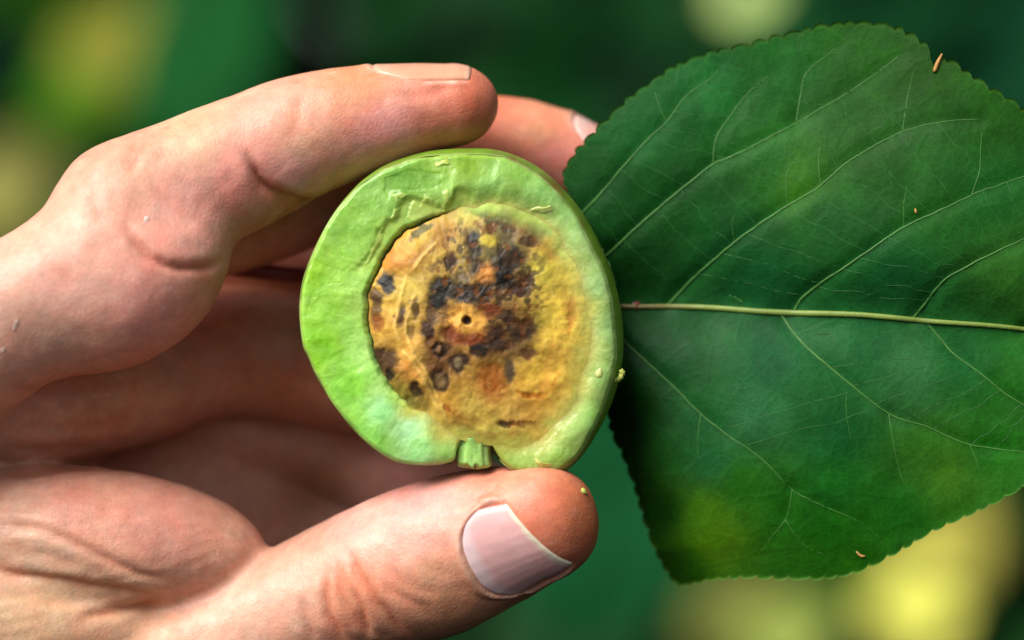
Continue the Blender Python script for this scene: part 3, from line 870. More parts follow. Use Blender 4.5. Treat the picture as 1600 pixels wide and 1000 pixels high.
# torn step: the inner band sits lower along a ragged edge on the upper left
TEAR = [(548, 428), (560, 410), (578, 392), (590, 366), (600, 346), (614, 338), (622, 322), (640, 308), (662, 312), (690, 322), (705, 310), (712, 292), (740, 296)]
ts = resample(TEAR, 160)
tth = np.arctan2(-(ts[:, 1] - FC[1]), ts[:, 0] - FC[0]); tr = np.hypot(ts[:, 0] - FC[0], ts[:, 1] - FC[1])
o_ = np.argsort(np.mod(tth, 2 * np.pi)); tm = np.mod(tth, 2 * np.pi)[o_]
thm = np.mod(TH, 2 * np.pi)
R_T = np.interp(thm, tm, tr[o_]) + 6 * noise2(TH * 100, zz, 6, 1, 19, 2)
wT = smooth(tm[0] - 0.02, tm[0] + 0.12, thm) * smooth(tm[-1] + 0.02, tm[-1] - 0.12, thm)
dt = R_T[:, None] - r
d += wT[:, None] * (4.2 * smooth(-4, 9, dt) - 1.6 * np.exp(-((dt + 12) / 16) ** 2))
def in_poly(poly, seed):
    q = np.asarray(poly, float)
    jx = fx + 2.2 * noise2(fx, fy, 7, None, seed, 2); jy = fy + 2.2 * noise2(fx, fy, 7, None, seed + 1, 2)
    ins_ = np.zeros(len(fx), bool)
    for (x0, y0), (x1, y1) in zip(q, np.roll(q, -1, 0)):
        c_ = ((y0 > jy) != (y1 > jy)) & (jx < (x1 - x0) * (jy - y0) / (y1 - y0 + 1e-9) + x0)
        ins_ ^= c_
    dd_, _ = seg_dist(jx, jy, np.vstack([q, q[:1]]))
    return np.where(ins_, smooth(0, 4, dd_), 0)
patch = in_poly([(634, 340), (640, 318), (648, 309), (655, 319), (664, 303), (676, 310), (684, 324), (700, 328), (690, 338), (668, 346), (646, 350)], 401)
patch = np.maximum(patch, in_poly([(611, 304), (626, 300), (642, 303), (634, 310), (624, 312), (620, 319)], 405))
patch = np.maximum(patch, in_poly([(614, 326), (627, 322), (626, 338), (618, 344), (606, 343), (613, 335)], 407))
patch = np.maximum(patch, in_poly([(566, 416), (576, 398), (588, 372), (594, 356), (602, 352), (598, 374), (588, 394), (578, 412)], 409))
patch = np.maximum(patch, in_poly([(690, 300), (700, 296), (706, 308), (702, 322), (694, 318)], 411))
dark_ = in_poly([(600, 275), (640, 262), (690, 268), (694, 290), (664, 300), (640, 300), (612, 300), (606, 318), (598, 300)], 413)
d = d - (1.7 * patch - 0.9 * dark_).reshape(px.shape)
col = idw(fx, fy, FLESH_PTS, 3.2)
mott = noise2(fx, fy, 13, None, 40, 3)[:, None]
col = col * (1 + 0.16 * mott * np.array([1.0, 0.6, 1.3])) * (1 + 0.025 * fib.reshape(-1, 1)) * (1 + 0.14 * noise2(fx, fy, 34, None, 43, 3)[:, None] * np.array([1.3, 0.5, 1.5]))
wl_ = np.clip(noise2(fx, fy, 26, None, 41, 2) - 0.1, 0, 1)[:, None] * 0.6
col = col * (1 - wl_) + wl_ * np.clip(col * 1.05 + np.array([0.05, 0.05, 0.09]), 0, 1)
col = col * (1 - 0.75 * patch[:, None]) + 0.75 * patch[:, None] * lin((190, 214, 112))
col = col * (1 - 0.45 * dark_[:, None]) + 0.45 * dark_[:, None] * lin((116, 172, 58))
stepc = (wT[:, None] * np.exp(-((dt - 9) / 12) ** 2)).reshape(-1, 1)
col = col * (1 - 0.5 * stepc) + 0.5 * stepc * lin((196, 218, 104))
brown = (smooth(9, -3, dc) * (0.35 + 0.65 * left[:, None])).reshape(-1, 1)
col = col * (1 - brown) + brown * lin((122, 110, 58))
yl = (np.exp(-np.clip(dc, 0, None) / 15) * (1 - left[:, None])).reshape(-1, 1) * 0.75
col = col * (1 - yl) + yl * lin((206, 190, 92))
rimc = np.exp(-(de / 3.2) ** 2).reshape(-1, 1) * 0.5
col = col * (1 - rimc) + rimc * lin((176, 206, 108))
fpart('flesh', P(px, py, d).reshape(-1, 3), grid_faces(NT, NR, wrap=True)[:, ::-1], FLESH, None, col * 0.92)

# --- peel: from the rim round the back
NB = 60
sb = np.linspace(0, 1, NB)
rim_px, rim_py = FC[0] + R_RIM * ctt, FC[1] - R_RIM * stt
d0 = tilt(rim_px, rim_py) + 4.0 + 5 + 7 * (1 - left)
yc = 95 * np.clip(bulge / 0.06, 0.05, 1.2)
yy = d0[:, None] + (352 - d0[:, None]) * (1 - np.cos(sb * np.pi / 2))[None] ** 0.8
gg = np.where(yy < yc[:, None], R_RIM[:, None] + (R_OUT - R_RIM)[:, None] * np.sin(np.pi / 2 * np.clip((yy - d0[:, None]) / np.maximum(yc - d0, 6)[:, None], 0, 1)),
              R_OUT[:, None] * np.sqrt(np.clip(1 - (np.clip(yy - yc[:, None], 0, None) / (353 - yc[:, None])) ** 2, 0, 1)))
sm = np.array([np.convolve(np.r_[R_OUT[-60:], R_OUT, R_OUT[:60]], np.ones(121) / 121, 'valid')])[0]
fade = smooth(20, 150, yy)
gg = gg * (1 + fade * (sm / R_OUT - 1)[:, None])
bx = FC[0] + gg * ctt[:, None]; by = FC[1] - gg * stt[:, None]
pv = P(bx, by, yy).reshape(-1, 3)
pn = noise(pv, 30, 51, 3)
pcol = lin((112, 152, 40))[None] * (1 + 0.22 * pn[:, None])
topr = np.clip(noise(pv, 22, 52, 2), 0, 1)[:, None] * smooth(0.2, 0.9, np.repeat(np.sin(TH), NB))[:, None]
pcol = pcol * (1 - 0.6 * topr) + 0.6 * topr * lin((112, 74, 44))
for bx_, by_, br_ in ((866, 296, 14), (846, 282, 9), (905, 352, 7), (800, 252, 9)):
    sp_ = np.exp(-(((bx.ravel() - bx_) ** 2 + (by.ravel() - by_) ** 2) / br_ ** 2))[:, None] * (yy.ravel() < 120)[:, None]
    pcol = pcol * (1 - 0.8 * sp_) + 0.8 * sp_ * lin((124, 62, 30))
er = np.exp(-((yy - d0[:, None]) / 5) ** 2).reshape(-1, 1)
pcol = pcol * (1 - 0.7 * er) + 0.7 * er * lin((168, 186, 110))
fpart('peel', pv, grid_faces(NT, NB, wrap=True), PEEL, None, pcol)

# --- the rotten stone
NS = 120
ss = np.linspace(0.0, 1.0, NS)
rr = (R_CORE * 1.02)[:, None] * ss[None]
sx = FC[0] + rr * ctt[:, None]; sy = FC[1] - rr * stt[:, None]
X, Y = sx.ravel(), sy.ravel()
dome = np.clip(1 - (ss[None] * 0.985) ** 2, 0, 1) ** (1.4 - 0.9 * left[:, None])
edge = 15 * left[:, None] + 0.5
sd = tilt(sx, sy) + edge + 10 * (1 - left[:, None]) * ss[None] ** 3 - (34 + 10 * left[:, None]) * dome
WOB = [noise2(X, Y, 11, None, 60 + i, 3) * 1.3 for i in range(6)]
PGRAIN = 1 + 0.25 * noise2(X, Y, 7, None, 33, 2)[:, None]
def spot(cx, cy, rx, ry, ang=0.0, soft=0.45, wob=5.0, seed=0):
    x = X - cx + wob * WOB[seed % 6]; y = Y - cy + wob * WOB[(seed + 3) % 6]
    a = math.radians(ang); u = x * math.cos(a) + y * math.sin(a); v = -x * math.sin(a) + y * math.cos(a)
    k = np.sqrt((u / rx) ** 2 + (v / ry) ** 2)
    return smooth(1 + soft, 1 - soft, k)
BASE = [(600, 520, (206, 160, 74)), (620, 400, (206, 140, 66)), (670, 385, (208, 172, 76)), (700, 350, (204, 142, 76)), (725, 350, (212, 184, 104)), (640, 450, (204, 176, 84)), (660, 500, (190, 150, 74)), (655, 560, (222, 178, 92)), (640, 575, (218, 152, 76)), (620, 620, (176, 158, 66)), (690, 640, (220, 166, 78)),
        (740, 640, (206, 178, 92)), (800, 650, (220, 178, 96)), (770, 610, (196, 132, 66)), (850, 610, (232, 178, 84)), (840, 660, (226, 168, 84)), (880, 560, (226, 180, 84)), (870, 480, (236, 204, 88)), (850, 420, (226, 206, 84)), (850, 500, (234, 200, 84)), (835, 580, (236, 190, 80)), (895, 480, (214, 158, 76)), (905, 540, (214, 180, 84)), (866, 395, (196, 150, 62)), (840, 540, (226, 186, 82)),
        (820, 360, (160, 130, 84)), (790, 345, (150, 132, 84)), (760, 375, (172, 152, 66)), (730, 405, (178, 146, 66)), (760, 430, (190, 130, 70)), (730, 480, (206, 150, 72)), (700, 500, (204, 146, 64)), (760, 510, (206, 142, 70)), (790, 480, (170, 124, 70)), (800, 550, (176, 142, 80)), (720, 540, (204, 152, 74)), (690, 560, (146, 104, 60)), (770, 660, (208, 180, 90)), (720, 670, (176, 120, 56))]
sc = idw(X, Y, BASE, 3.0)
rgt = smooth(800, 870, X)[:, None]
sc = sc * np.array([0.97, 1.04, 1.0]) * (1 + 0.15 * rgt)
sc = sc * (1 + 0.30 * noise2(X, Y, 9, None, 70, 3)[:, None] * np.array([0.7, 0.9, 1.2])) * (1 + 0.18 * noise2(X, Y, 28, None, 71, 2)[:, None])
pit = np.zeros_like(X)
def paint(m, c, a=1.0, dep=0.0):
    global sc, pit
    m = (np.clip(m, 0, 1) * a)
    sc = sc * (1 - m[:, None]) + m[:, None] * lin(c)[None] * PGRAIN
    pit = pit + dep * m
BRN = (112, 74, 38); DKB = (70, 48, 38); SLT = (46, 45, 42); BLK = (34, 32, 30); RUS = (150, 88, 40); ORG = (212, 138, 56)
# broad stained fields
fields = [(765, 430, 100, 82, 0, (96, 84, 58), .48), (770, 540, 80, 40, 0, (128, 96, 58), .5), (810, 350, 52, 26, 15, (120, 100, 66), .6), (690, 555, 34, 40, 0, (130, 96, 58), .75), (800, 520, 44, 32, -20, (96, 74, 48), .7), (660, 395, 44, 12, -40, (150, 98, 52), .55), (600, 560, 20, 34, -25, (112, 86, 54), .6), (640, 615, 40, 14, 40, (128, 108, 58), .55)]
for i, (cx, cy, rx, ry, an, c, a) in enumerate(fields):
    paint(spot(cx, cy, rx, ry, an, 0.6, 9, 200 + i), c, a)
SPOTS = [(604, 443, 10, 16, 0, SLT, .95), (588, 464, 9, 12, 0, DKB, .8), (589, 490, 7, 18, 0, DKB, .7), (590, 506, 8, 10, 0, RUS, .7), (750, 329, 17, 7, 0, SLT, .95), (740, 376, 10, 17, -10, SLT, .9), (728, 368, 6, 10, 0, DKB, .6), (702, 408, 9, 12, 20, DKB, .9), (690, 447, 14, 12, 0, SLT, .9), (685, 471, 14, 15, 0, SLT, .92),
         (716, 456, 18, 10, 0, SLT, .85), (748, 420, 12, 9, -20, SLT, .85), (735, 461, 20, 10, 0, BLK, .85), (757, 455, 16, 11, 15, BLK, .9), (770, 440, 16, 9, 0, SLT, .75), (742, 398, 8, 14, 0, SLT, .7), (775, 410, 10, 12, 0, SLT, .75), (722, 436, 12, 8, 0, SLT, .6), (836, 366, 12, 10, 0, DKB, .6), (786, 336, 18, 6, 8, (96, 86, 62), .6), (648, 482, 6, 12, 0, DKB, .75), (627, 492, 7, 15, 8, DKB, .85), (674, 495, 8, 12, 0, DKB, .75), (658, 362, 20, 4, -36, (92, 92, 62), .8),
         (800, 404, 19, 17, 0, SLT, .9), (788, 426, 13, 17, 0, SLT, .95), (814, 438, 14, 12, 0, DKB, .85), (797, 446, 14, 8, 0, BLK, .85), (812, 456, 13, 7, 0, DKB, .9), (824, 440, 7, 12, 0, BRN, .8), (825, 379, 10, 6, 0, DKB, .75), (814, 345, 13, 7, 20, BRN, .75), (846, 355, 14, 10, 25, DKB, .8), (857, 366, 8, 6, 0, DKB, .6),
         (776, 352, 16, 10, 0, (120, 112, 80), .7), (793, 372, 10, 12, 0, (90, 84, 62), .7), (768, 395, 12, 10, 0, (86, 84, 60), .6), (795, 500, 8, 10, 0, DKB, .85), (762, 484, 17, 11, 0, (122, 62, 40), .85), (842, 372, 8, 8, 0, BRN, .5), (868, 398, 9, 7, 30, (176, 126, 52), .7), (893, 490, 6, 22, 5, (206, 140, 64), .7),
         (590, 552, 8, 8, 0, DKB, .85), (605, 566, 13, 15, 0, (84, 64, 46), .85), (609, 586, 6, 9, 0, BLK, .85), (649, 609, 8, 12, -35, DKB, .9), (640, 628, 10, 7, 30, (104, 84, 50), .7), (668, 518, 9, 14, 0, DKB, .9), (690, 548, 12, 9, 0, DKB, .7), (678, 540, 9, 10, 0, BRN, .7), (680, 566, 16, 12, 0, (118, 82, 50), .8),
         (748, 545, 11, 13, 0, BLK, .95), (762, 531, 8, 7, 0, DKB, .8), (775, 520, 12, 10, 0, DKB, .85), (784, 541, 13, 9, 0, DKB, .8), (816, 514, 18, 13, 0, (74, 56, 42), .85), (808, 530, 10, 8, 0, DKB, .6), (826, 552, 11, 9, 0, (104, 70, 54), .8), (797, 580, 8, 15, -8, (86, 74, 62), .85), (768, 592, 18, 20, 0, (164, 98, 42), .75),
         (700, 640, 5, 9, -30, (170, 104, 44), .75), (718, 670, 22, 8, 15, (142, 96, 42), .8), (790, 662, 9, 5, 0, DKB, .85), (812, 663, 18, 4, 0, (132, 74, 34), .85), (830, 618, 17, 4, 5, (206, 132, 50), .8), (800, 684, 14, 5, -20, (176, 110, 52), .7), (760, 680, 16, 5, 10, (160, 104, 50), .7), (640, 520, 5, 10, 0, DKB, .5), (836, 480, 8, 6, 0, (150, 110, 60), .5)]
for i, (cx, cy, rx, ry, an, c, a) in enumerate(SPOTS):
    paint(spot(cx, cy, rx * 1.22, ry * 1.22, an, 0.42, 5, i), c, min(1, a * 1.08), 1.6)
# ringed spots and the eyed hole
for i, (cx, cy, r0, cin) in enumerate([(687, 595, 18, (150, 124, 84)), (717, 566, 15, (132, 116, 86)), (686, 547, 11, (140, 108, 66))]):
    paint(spot(cx, cy, r0, r0 * 1.05, 0, 0.3, 4, 120 + i), (66, 50, 42), .95, 1.5)
    paint(spot(cx, cy, r0 * 0.5, r0 * 0.55, 0, 0.5, 3, 130 + i), cin, .9, -1.5)
paint(spot(728, 506, 31, 27, 0, 0.3, 4, 140), (222, 172, 86), .95)
cres_ = lambda: spot(724, 522, 30, 17, 12, 0.3, 4, 141) * (1 - spot(730, 505, 19, 17, 0, 0.3, 3, 142))
cres = spot(724, 522, 30, 17, 12, 0.3, 4, 141) * (1 - spot(730, 505, 19, 17, 0, 0.3, 3, 142))
paint(cres, (128, 68, 36), .92, 1.2)
paint(spot(730, 501, 8, 7, 0, 0.35, 2, 143), (52, 34, 32), .97, 5)
# pale fibres running down the left of the stone
for i, pl in enumerate([[(638, 425), (630, 450), (622, 480), (618, 510), (628, 545)], [(652, 450), (640, 480), (634, 520), (644, 552), (670, 590), (690, 640), (702, 668)], [(620, 545), (640, 560), (660, 590), (676, 620), (690, 652)], [(645, 425), (660, 400), (690, 372)]]):
    dd, fr_ = seg_dist(X + 2 * noise2(X, Y, 14, None, 150 + i), Y, pl)
    paint(np.exp(-(dd / 3.0) ** 2) * np.clip(np.minimum(fr_, 1 - fr_) * 6, 0, 1), (226, 190, 108), .75, -2.2)
flk = np.clip(noise2(X, Y, 4.5, None, 161) - 0.62, 0, 1) * 3
paint(flk * smooth(0.10, 0.3, sc[:, 0]), (228, 200, 130), .3)
blot = smooth(0.15, 0.65, noise2(X, Y, 24, None, 181, 3)) * smooth(150, 70, np.hypot(X - 740, (Y - 480) * 0.8))
paint(blot, (104, 72, 42), .40, 0.8)
ell = smooth(1.15, 0.7, np.hypot((X - 762) / 100, (Y - 440) / 118))
spk = smooth(0.12, 0.32, noise2(X, Y, 15, None, 191, 3)) * ell
paint(spk, (66, 54, 46), .72, 1.2)
spk2 = smooth(0.2, 0.4, noise2(X, Y, 12, None, 193, 3)) * ell
paint(spk2, (120, 76, 40), .7, 0.6)
paint(spot(728, 506, 26, 23, 0, 0.3, 4, 140), (220, 168, 84), .8)
paint(spot(760, 428, 13, 15, 0, 0.4, 4, 2), (196, 136, 68), .8)
paint(spot(762, 376, 12, 9, 0, 0.4, 4, 1), (190, 172, 70), .8)
paint(cres_(), (128, 68, 36), .92, 0.6)
paint(spot(730, 501, 8, 7, 0, 0.35, 2, 143), (44, 30, 28), .97, 3)
stk = smooth(0.25, 0.7, noise2(X * 0.9 + Y * 0.25, Y, 16, 46, 182, 3)) * smooth(790, 850, X)
paint(stk, (222, 160, 72), .40, 0.5)
re_ = smooth(0.80, 1.0, ss)[None] * (1 - left[:, None]) * (0.75 + 0.4 * noise2(X, Y, 22, None, 171, 2).reshape(sd.shape))
re_ = np.clip(re_, 0, 1).reshape(-1, 1)
sc = sc * (1 - re_) + re_ * (0.5 * lin((196, 196, 100)) + 0.5 * idw(X, Y, FLESH_PTS, 3.2))
ke = smooth(0.78, 0.97, ss)[None] * (1 - left[:, None])
sd = sd + (pit.reshape(sd.shape) - 3.6 * noise2(X, Y, 34, None, 72, 2).reshape(sd.shape) - 0.8 * noise2(X, Y, 9, None, 73, 2).reshape(sd.shape)) * (1 - ke) - ke * (3.2 * noise2(X, Y, 42, None, 12, 2) + 0.9 * noise2(X, Y, 17, None, 15, 3)).reshape(sd.shape) + ke * 0.3
fpart('rotten_stone', P(sx, sy, sd).reshape(-1, 3), grid_faces(NT, NS, wrap=True)[:, ::-1], STONE, None, np.clip(sc, 0, 1) ** 1.12 * 1.14)['label'] = 'ochre brown stone covered in dark mould spots and rings'

# --- stem stub with a frayed lower end
nst, nsr = 40, 22
a_ = np.linspace(0, 2 * np.pi, nst, endpoint=False); t_ = np.linspace(0, 1, nsr)
A_, T_ = np.meshgrid(a_, t_, indexing='ij')
hw = 29 - 5 * np.sin(T_ * 2.6) + 6 * noise2(A_.ravel() * 40, T_.ravel() * 10, 9, 8, 3).reshape(A_.shape) + 1.6 * np.sin(A_ * 9)
hw = hw * np.sqrt(np.clip(1 - np.clip((T_ - 0.9) / 0.1, 0, 1) ** 2 * 0.98, 0, 1)) * np.sqrt(np.clip(T_ / 0.06, 0, 1))
ex = 740 + hw * np.cos(A_) + 2 * T_; ed = 22 + 0.55 * hw * np.sin(A_)
ey = 680 + (50 + 5 * noise2(A_.ravel() * 30, zz[:1].repeat(A_.size), 8, None, 5).reshape(A_.shape)) * T_
stc = lin((158, 206, 110))[None] * (1 + 0.25 * noise2(ex.ravel(), ey.ravel(), 5, 18, 6, 2)[:, None])
fpart('stem_stub', P(ex, ey, ed).reshape(-1, 3), grid_faces(nst, nsr, wrap=True), FLESH, None, stc)

FLX, FLY, FLD = fx, fy, d.ravel() - tilt(fx, fy)
def flesh_d(x, y):
    return FLD[np.argmin((FLX - x) ** 2 + (FLY - y) ** 2)]
# --- shreds of torn flesh
def shred(poly, depth, thick, c, seed):
    q = resample(poly, 36, closed=True)[:-1]
    q = q + 1.2 * np.stack([noise2(q[:, 0], q[:, 1], 5, None, seed), noise2(q[:, 0], q[:, 1], 5, None, seed + 1)], -1)
    m = q.mean(0); n = len(q)
    base = np.array([flesh_d(a, b) for a, b in q])
    depth = depth - 2.5
    rings = []
    for k, (sc_, dd) in enumerate([(1.0, thick), (1.0, thick * 0.35), (0.86, 0), (0.5, -1.5)]):
        p = m + (q - m) * sc_
        rings.append(P(p[:, 0], p[:, 1], base + depth + dd + tilt(p[:, 0], p[:, 1]) + 1.2 * noise2(p[:, 0], p[:, 1], 8, None, seed + 3)))
    v = np.stack(rings, 1).reshape(-1, 3)
    v = np.vstack([v, P(m[0], m[1], flesh_d(*m) + depth - 1.5 + tilt(m[0], m[1]))])
    f = grid_faces(n, 4, wrap=True).tolist()
    f += [[i * 4 + 3, ((i + 1) % n) * 4 + 3, n * 4] for i in range(n)]
    f = [x[::-1] for x in f]
    col_ = lin(c)[None] * (1 + 0.15 * noise(v, 8, seed, 2)[:, None])
    fpart('flesh_shred', v, f, FLESH, None, col_)
shred([(682, 250), (694, 250), (700, 244), (704, 259), (694, 258), (680, 262)], 2, 4, (184, 210, 90), 313)
shred([(826, 328), (840, 322), (850, 324), (860, 320), (866, 330), (852, 334), (840, 332)], 2, 4, (190, 206, 116), 317)
shred([(930, 582), (938, 572), (943, 578), (941, 590), (934, 592)], 2, 4, (196, 206, 120), 321)
shred([(836, 716), (850, 722), (866, 727), (850, 733), (838, 726)], 1, 6, (190, 190, 100), 325)
v, f = tube(resample(P(np.array([955, 962, 968, 972, 973]), np.array([596, 594, 592, 585, 577]), np.array([40, 38, 36, 32, 30])), 14) + 1.2 * rng.normal(size=(14, 3)), [5, 4.5, 4, 5, 3], 7)
fpart('flesh_shred', v, f, CRUMB)

# ------------------------------------------------------------------ the serrated leaf
MIDP = [(965, 477), (985, 478), (1050, 479), (1170, 485), (1240, 488), (1420, 498), (1600, 515), (1750, 532), (1880, 552)]
UP = [(965, 477), (958, 430), (936, 378), (906, 332), (884, 292), (882, 266), (905, 232), (940, 194), (990, 148), (1050, 106), (1110, 82), (1180, 66), (1250, 48), (1310, 37), (1360, 36), (1400, 44), (1440, 66), (1490, 100), (1540, 134), (1600, 172), (1690, 250), (1790, 390), (1880, 552)]
DN = [(965, 477), (964, 530), (956, 600), (952, 660), (972, 710), (990, 755), (1008, 815), (1024, 860), (1040, 890), (1062, 914), (1110, 906), (1170, 902), (1240, 904), (1295, 903), (1340, 893), (1380, 874), (1420, 852), (1460, 828), (1510, 806), (1560, 782), (1620, 748), (1700, 700), (1790, 630), (1880, 552)]
def leaf_depth(x, y):
    d_ = 165 - 0.25 * (x - 930) + 0.00012 * np.clip(x - 930, 0, None) ** 2
    mid = np.interp(x, [p[0] for p in MIDP], [p[1] for p in MIDP])
    v = (y - mid)
    d_ = d_ - 10 + 26 * (1 - np.exp(-(v / 60) ** 2)) * -1 + 0.00022 * v ** 2     # shallow fold along the midrib, margins bending back
    d_ = d_ + 9 * np.sin(x / 95 + y / 160) + 7 * np.sin(y / 70 - x / 210)
    # lower left margin rolls back
    ex_ = np.interp(y, [600, 660, 710, 755, 815, 860, 915, 960], [925, 950, 973, 991, 1009, 1024, 1062, 1085])
    q = np.clip(1 - (x - ex_) / 95, 0, 1.4) * smooth(520, 640, y)
    d_ = d_ + 60 * q ** 2
    return d_
NLU, NLV = 760, 90
def half(edge_poly, teeth, seed):
    e = resample(edge_poly, NLU); m = resample(MIDP, NLU)
    L = np.r_[0, np.cumsum(np.linalg.norm(np.diff(e, axis=0), axis=1))]
    tg = np.gradient(e, axis=0); tg /= np.linalg.norm(tg, axis=1)[:, None]
    nm = np.stack([tg[:, 1], -tg[:, 0]], -1)
    side = np.sign(((e - m) * nm).sum(1).mean()); nm = nm * side
    # rounded teeth of uneven size
    pos = [0.0]
    rs = np.random.default_rng(seed)
    while pos[-1] < L[-1]: pos.append(pos[-1] + teeth(np.interp(pos[-1], L, e[:, 0]), np.interp(pos[-1], L, e[:, 1]))[0] * rs.uniform(0.6, 1.4))
    pos = np.array(pos)
    k = np.searchsorted(pos, L, side='right') - 1; k = np.clip(k, 0, len(pos) - 2)
    fr = (L - pos[k]) / (pos[k + 1] - pos[k])
    amp = np.array([teeth(a, b)[1] for a, b in e]) * (0.75 + 0.5 * hash01(k, k * 0 + seed, k * 0, 5))
    bmp = np.clip(np.sin(np.pi * fr ** 0.85), 0, 1) ** 0.6 - 0.5
    bmp = bmp * smooth(0, 160, L) * smooth(0, 60, L[-1] - L)
    t = np.linspace(0, 1, NLV)
    g = m[:, None] + t[None, :, None] * (e - m)[:, None]
    g = g + (t ** 8)[None, :, None] * (nm * (amp * bmp)[:, None])[:, None]
    return g
def t_up(x, y): return (25, 8.5) if x > 900 else (22, 4.0)
def t_dn(x, y): return (24, 5.0) if y < 870 and x < 1055 else ((15, 4.0) if x < 1130 else (25, 5.5))
gu, gd = half(UP, t_up, 3), half(DN, t_dn, 4)
# the nick in the upper margin
nk = np.exp(-((gu[..., 0] - 1462) / 9) ** 2) * smooth(0.90, 1.0, np.linspace(0, 1, NLV))[None]
gu[..., 1] += 30 * nk
bxy = np.concatenate([gd[:, ::-1], gu[:, 1:]], 1)
nvt = bxy.shape[1]
lx, ly = bxy[..., 0].ravel(), bxy[..., 1].ravel()
LEAFC = [(930, 300, (30, 92, 48)), (1000, 200, (36, 112, 62)), (1100, 120, (38, 122, 66)), (1200, 110, (34, 110, 46)), (1350, 80, (40, 106, 30)), (1450, 110, (42, 98, 24)), (1550, 180, (38, 100, 26)), (1050, 300, (26, 92, 42)), (1200, 250, (36, 110, 40)), (1350, 230, (34, 96, 24)), (1250, 280, (66, 134, 38)),  # darker tones beside the fruit put its shade into the blade colour
         (1150, 380, (28, 100, 56)), (1300, 350, (30, 100, 48)), (1450, 320, (34, 104, 34)), (1550, 300, (36, 110, 50)), (1000, 420, (24, 80, 36)), (1200, 440, (28, 104, 66)), (1400, 430, (30, 108, 66)), (1580, 420, (62, 128, 56)), (1050, 540, (26, 96, 56)), (1200, 560, (28, 106, 74)), (1350, 540, (34, 112, 72)), (1420, 580, (64, 130, 92)), (1500, 560, (36, 116, 66)),  # lighter bluish tones here and below paint sky sheen on the blade
         (1590, 600, (40, 120, 40)), (1000, 640, (26, 76, 30)), (1100, 650, (30, 104, 60)), (1180, 650, (54, 124, 92)), (1110, 720, (40, 116, 76)), (1300, 680, (30, 112, 66)), (1450, 720, (64, 130, 44)), (1480, 740, (74, 136, 34)), (1550, 700, (38, 122, 30)), (1040, 800, (34, 86, 26)), (1100, 800, (84, 140, 26)), (1120, 840, (98, 146, 22)), (1160, 760, (52, 128, 36)), (1230, 800, (42, 128, 32)),
         (1300, 820, (38, 122, 30)), (1400, 790, (34, 116, 34)), (1250, 880, (50, 124, 28)), (1340, 870, (46, 122, 26)), (1070, 890, (50, 108, 24)), (1750, 500, (34, 112, 50)), (1300, 760, (34, 118, 46))]
lc = idw(lx, ly, LEAFC, 3.0)
lc = lc * (1 + 0.22 * noise2(lx, ly, 40, None, 81, 3)[:, None] * np.array([1.4, 0.7, 1.2])) * (1 + 0.12 * noise2(lx, ly, 8, None, 82, 2)[:, None])
tt = np.abs(np.concatenate([-np.linspace(0, 1, NLV)[::-1], np.linspace(0, 1, NLV)[1:]]))
mg = np.repeat(smooth(0.982, 1.0, tt)[None], NLU, 0).ravel()[:, None] * 0.45
lc = lc * (1 - mg) + mg * lin((112, 150, 72))  # pale highlight painted along the margin
VEINS = [  # (points, r0, r1)
    ([(905, 338), (935, 306), (958, 280), (975, 259), (1008, 222), (1042, 190), (1071, 151), (1105, 127), (1124, 108)], 2.6, 0.9),
    ([(1042, 190), (1030, 166), (1023, 144)], 1.2, 0.6),
    ([(930, 414), (960, 388), (990, 360), (1042, 314), (1080, 283), (1114, 257), (1158, 238), (1200, 216), (1244, 192), (1306, 156), (1369, 115), (1407, 86)], 3.0, 0.9),
    ([(1114, 257), (1119, 216), (1143, 178), (1177, 137), (1206, 115)], 1.8, 0.7),
    ([(1244, 192), (1251, 149), (1261, 113), (1311, 72)], 1.8, 0.7),
    ([(1042, 478), (1086, 432), (1148, 379), (1190, 348), (1230, 322), (1282, 290), (1330, 250), (1410, 206), (1474, 190), (1532, 187)], 3.2, 0.9),
    ([(1282, 290), (1279, 254), (1282, 221)], 1.4, 0.6), ([(1230, 322), (1229, 274), (1249, 240)], 1.3, 0.6), ([(1410, 206), (1417, 158), (1426, 115)], 1.4, 0.6),
    ([(1240, 488), (1258, 461), (1310, 424), (1359, 391), (1412, 355), (1474, 326), (1520, 304), (1570, 286), (1640, 262)], 3.4, 1.0),
    ([(1518, 305), (1530, 270), (1532, 240), (1534, 205)], 1.3, 0.6), ([(1412, 355), (1412, 320), (1418, 285)], 1.1, 0.5),
    ([(1425, 498), (1441, 480), (1474, 439), (1527, 408), (1600, 374), (1680, 340)], 3.0, 1.0),
    ([(1600, 515), (1650, 470), (1720, 430)], 2.6, 1.0),
    ([(962, 514), (983, 541), (1045, 597), (1095, 647), (1140, 682), (1190, 717), (1238, 765), (1286, 790), (1342, 815), (1378, 842)], 2.6, 0.8),
    ([(1238, 765), (1234, 790), (1227, 812), (1208, 836), (1190, 860)], 1.6, 0.6), ([(1227, 812), (1243, 836), (1263, 857), (1290, 868)], 1.4, 0.6), ([(1095, 647), (1090, 690), (1092, 724)], 1.3, 0.6),
    ([(1218, 487), (1240, 520), (1274, 555), (1325, 597), (1389, 647), (1448, 667), (1515, 695), (1600, 706), (1680, 712)], 3.2, 0.9),
    ([(1389, 647), (1396, 690), (1404, 730), (1414, 759)], 1.6, 0.6), ([(1515, 695), (1524, 715), (1530, 735)], 1.1, 0.5), ([(1325, 597), (1322, 640), (1330, 690)], 1.0, 0.5),
    ([(1445, 500), (1470, 530), (1493, 555), (1538, 588), (1577, 619), (1640, 650), (1720, 670)], 2.8, 0.9),
    ([(1600, 515), (1660, 560), (1740, 600)], 2.6, 0.9), ([(1148, 379), (1144, 352), (1150, 322)], 1.0, 0.5), ([(1160, 472), (1150, 466), (1140, 462)], 1.6, 1.0)]
ld = leaf_depth(lx, ly)
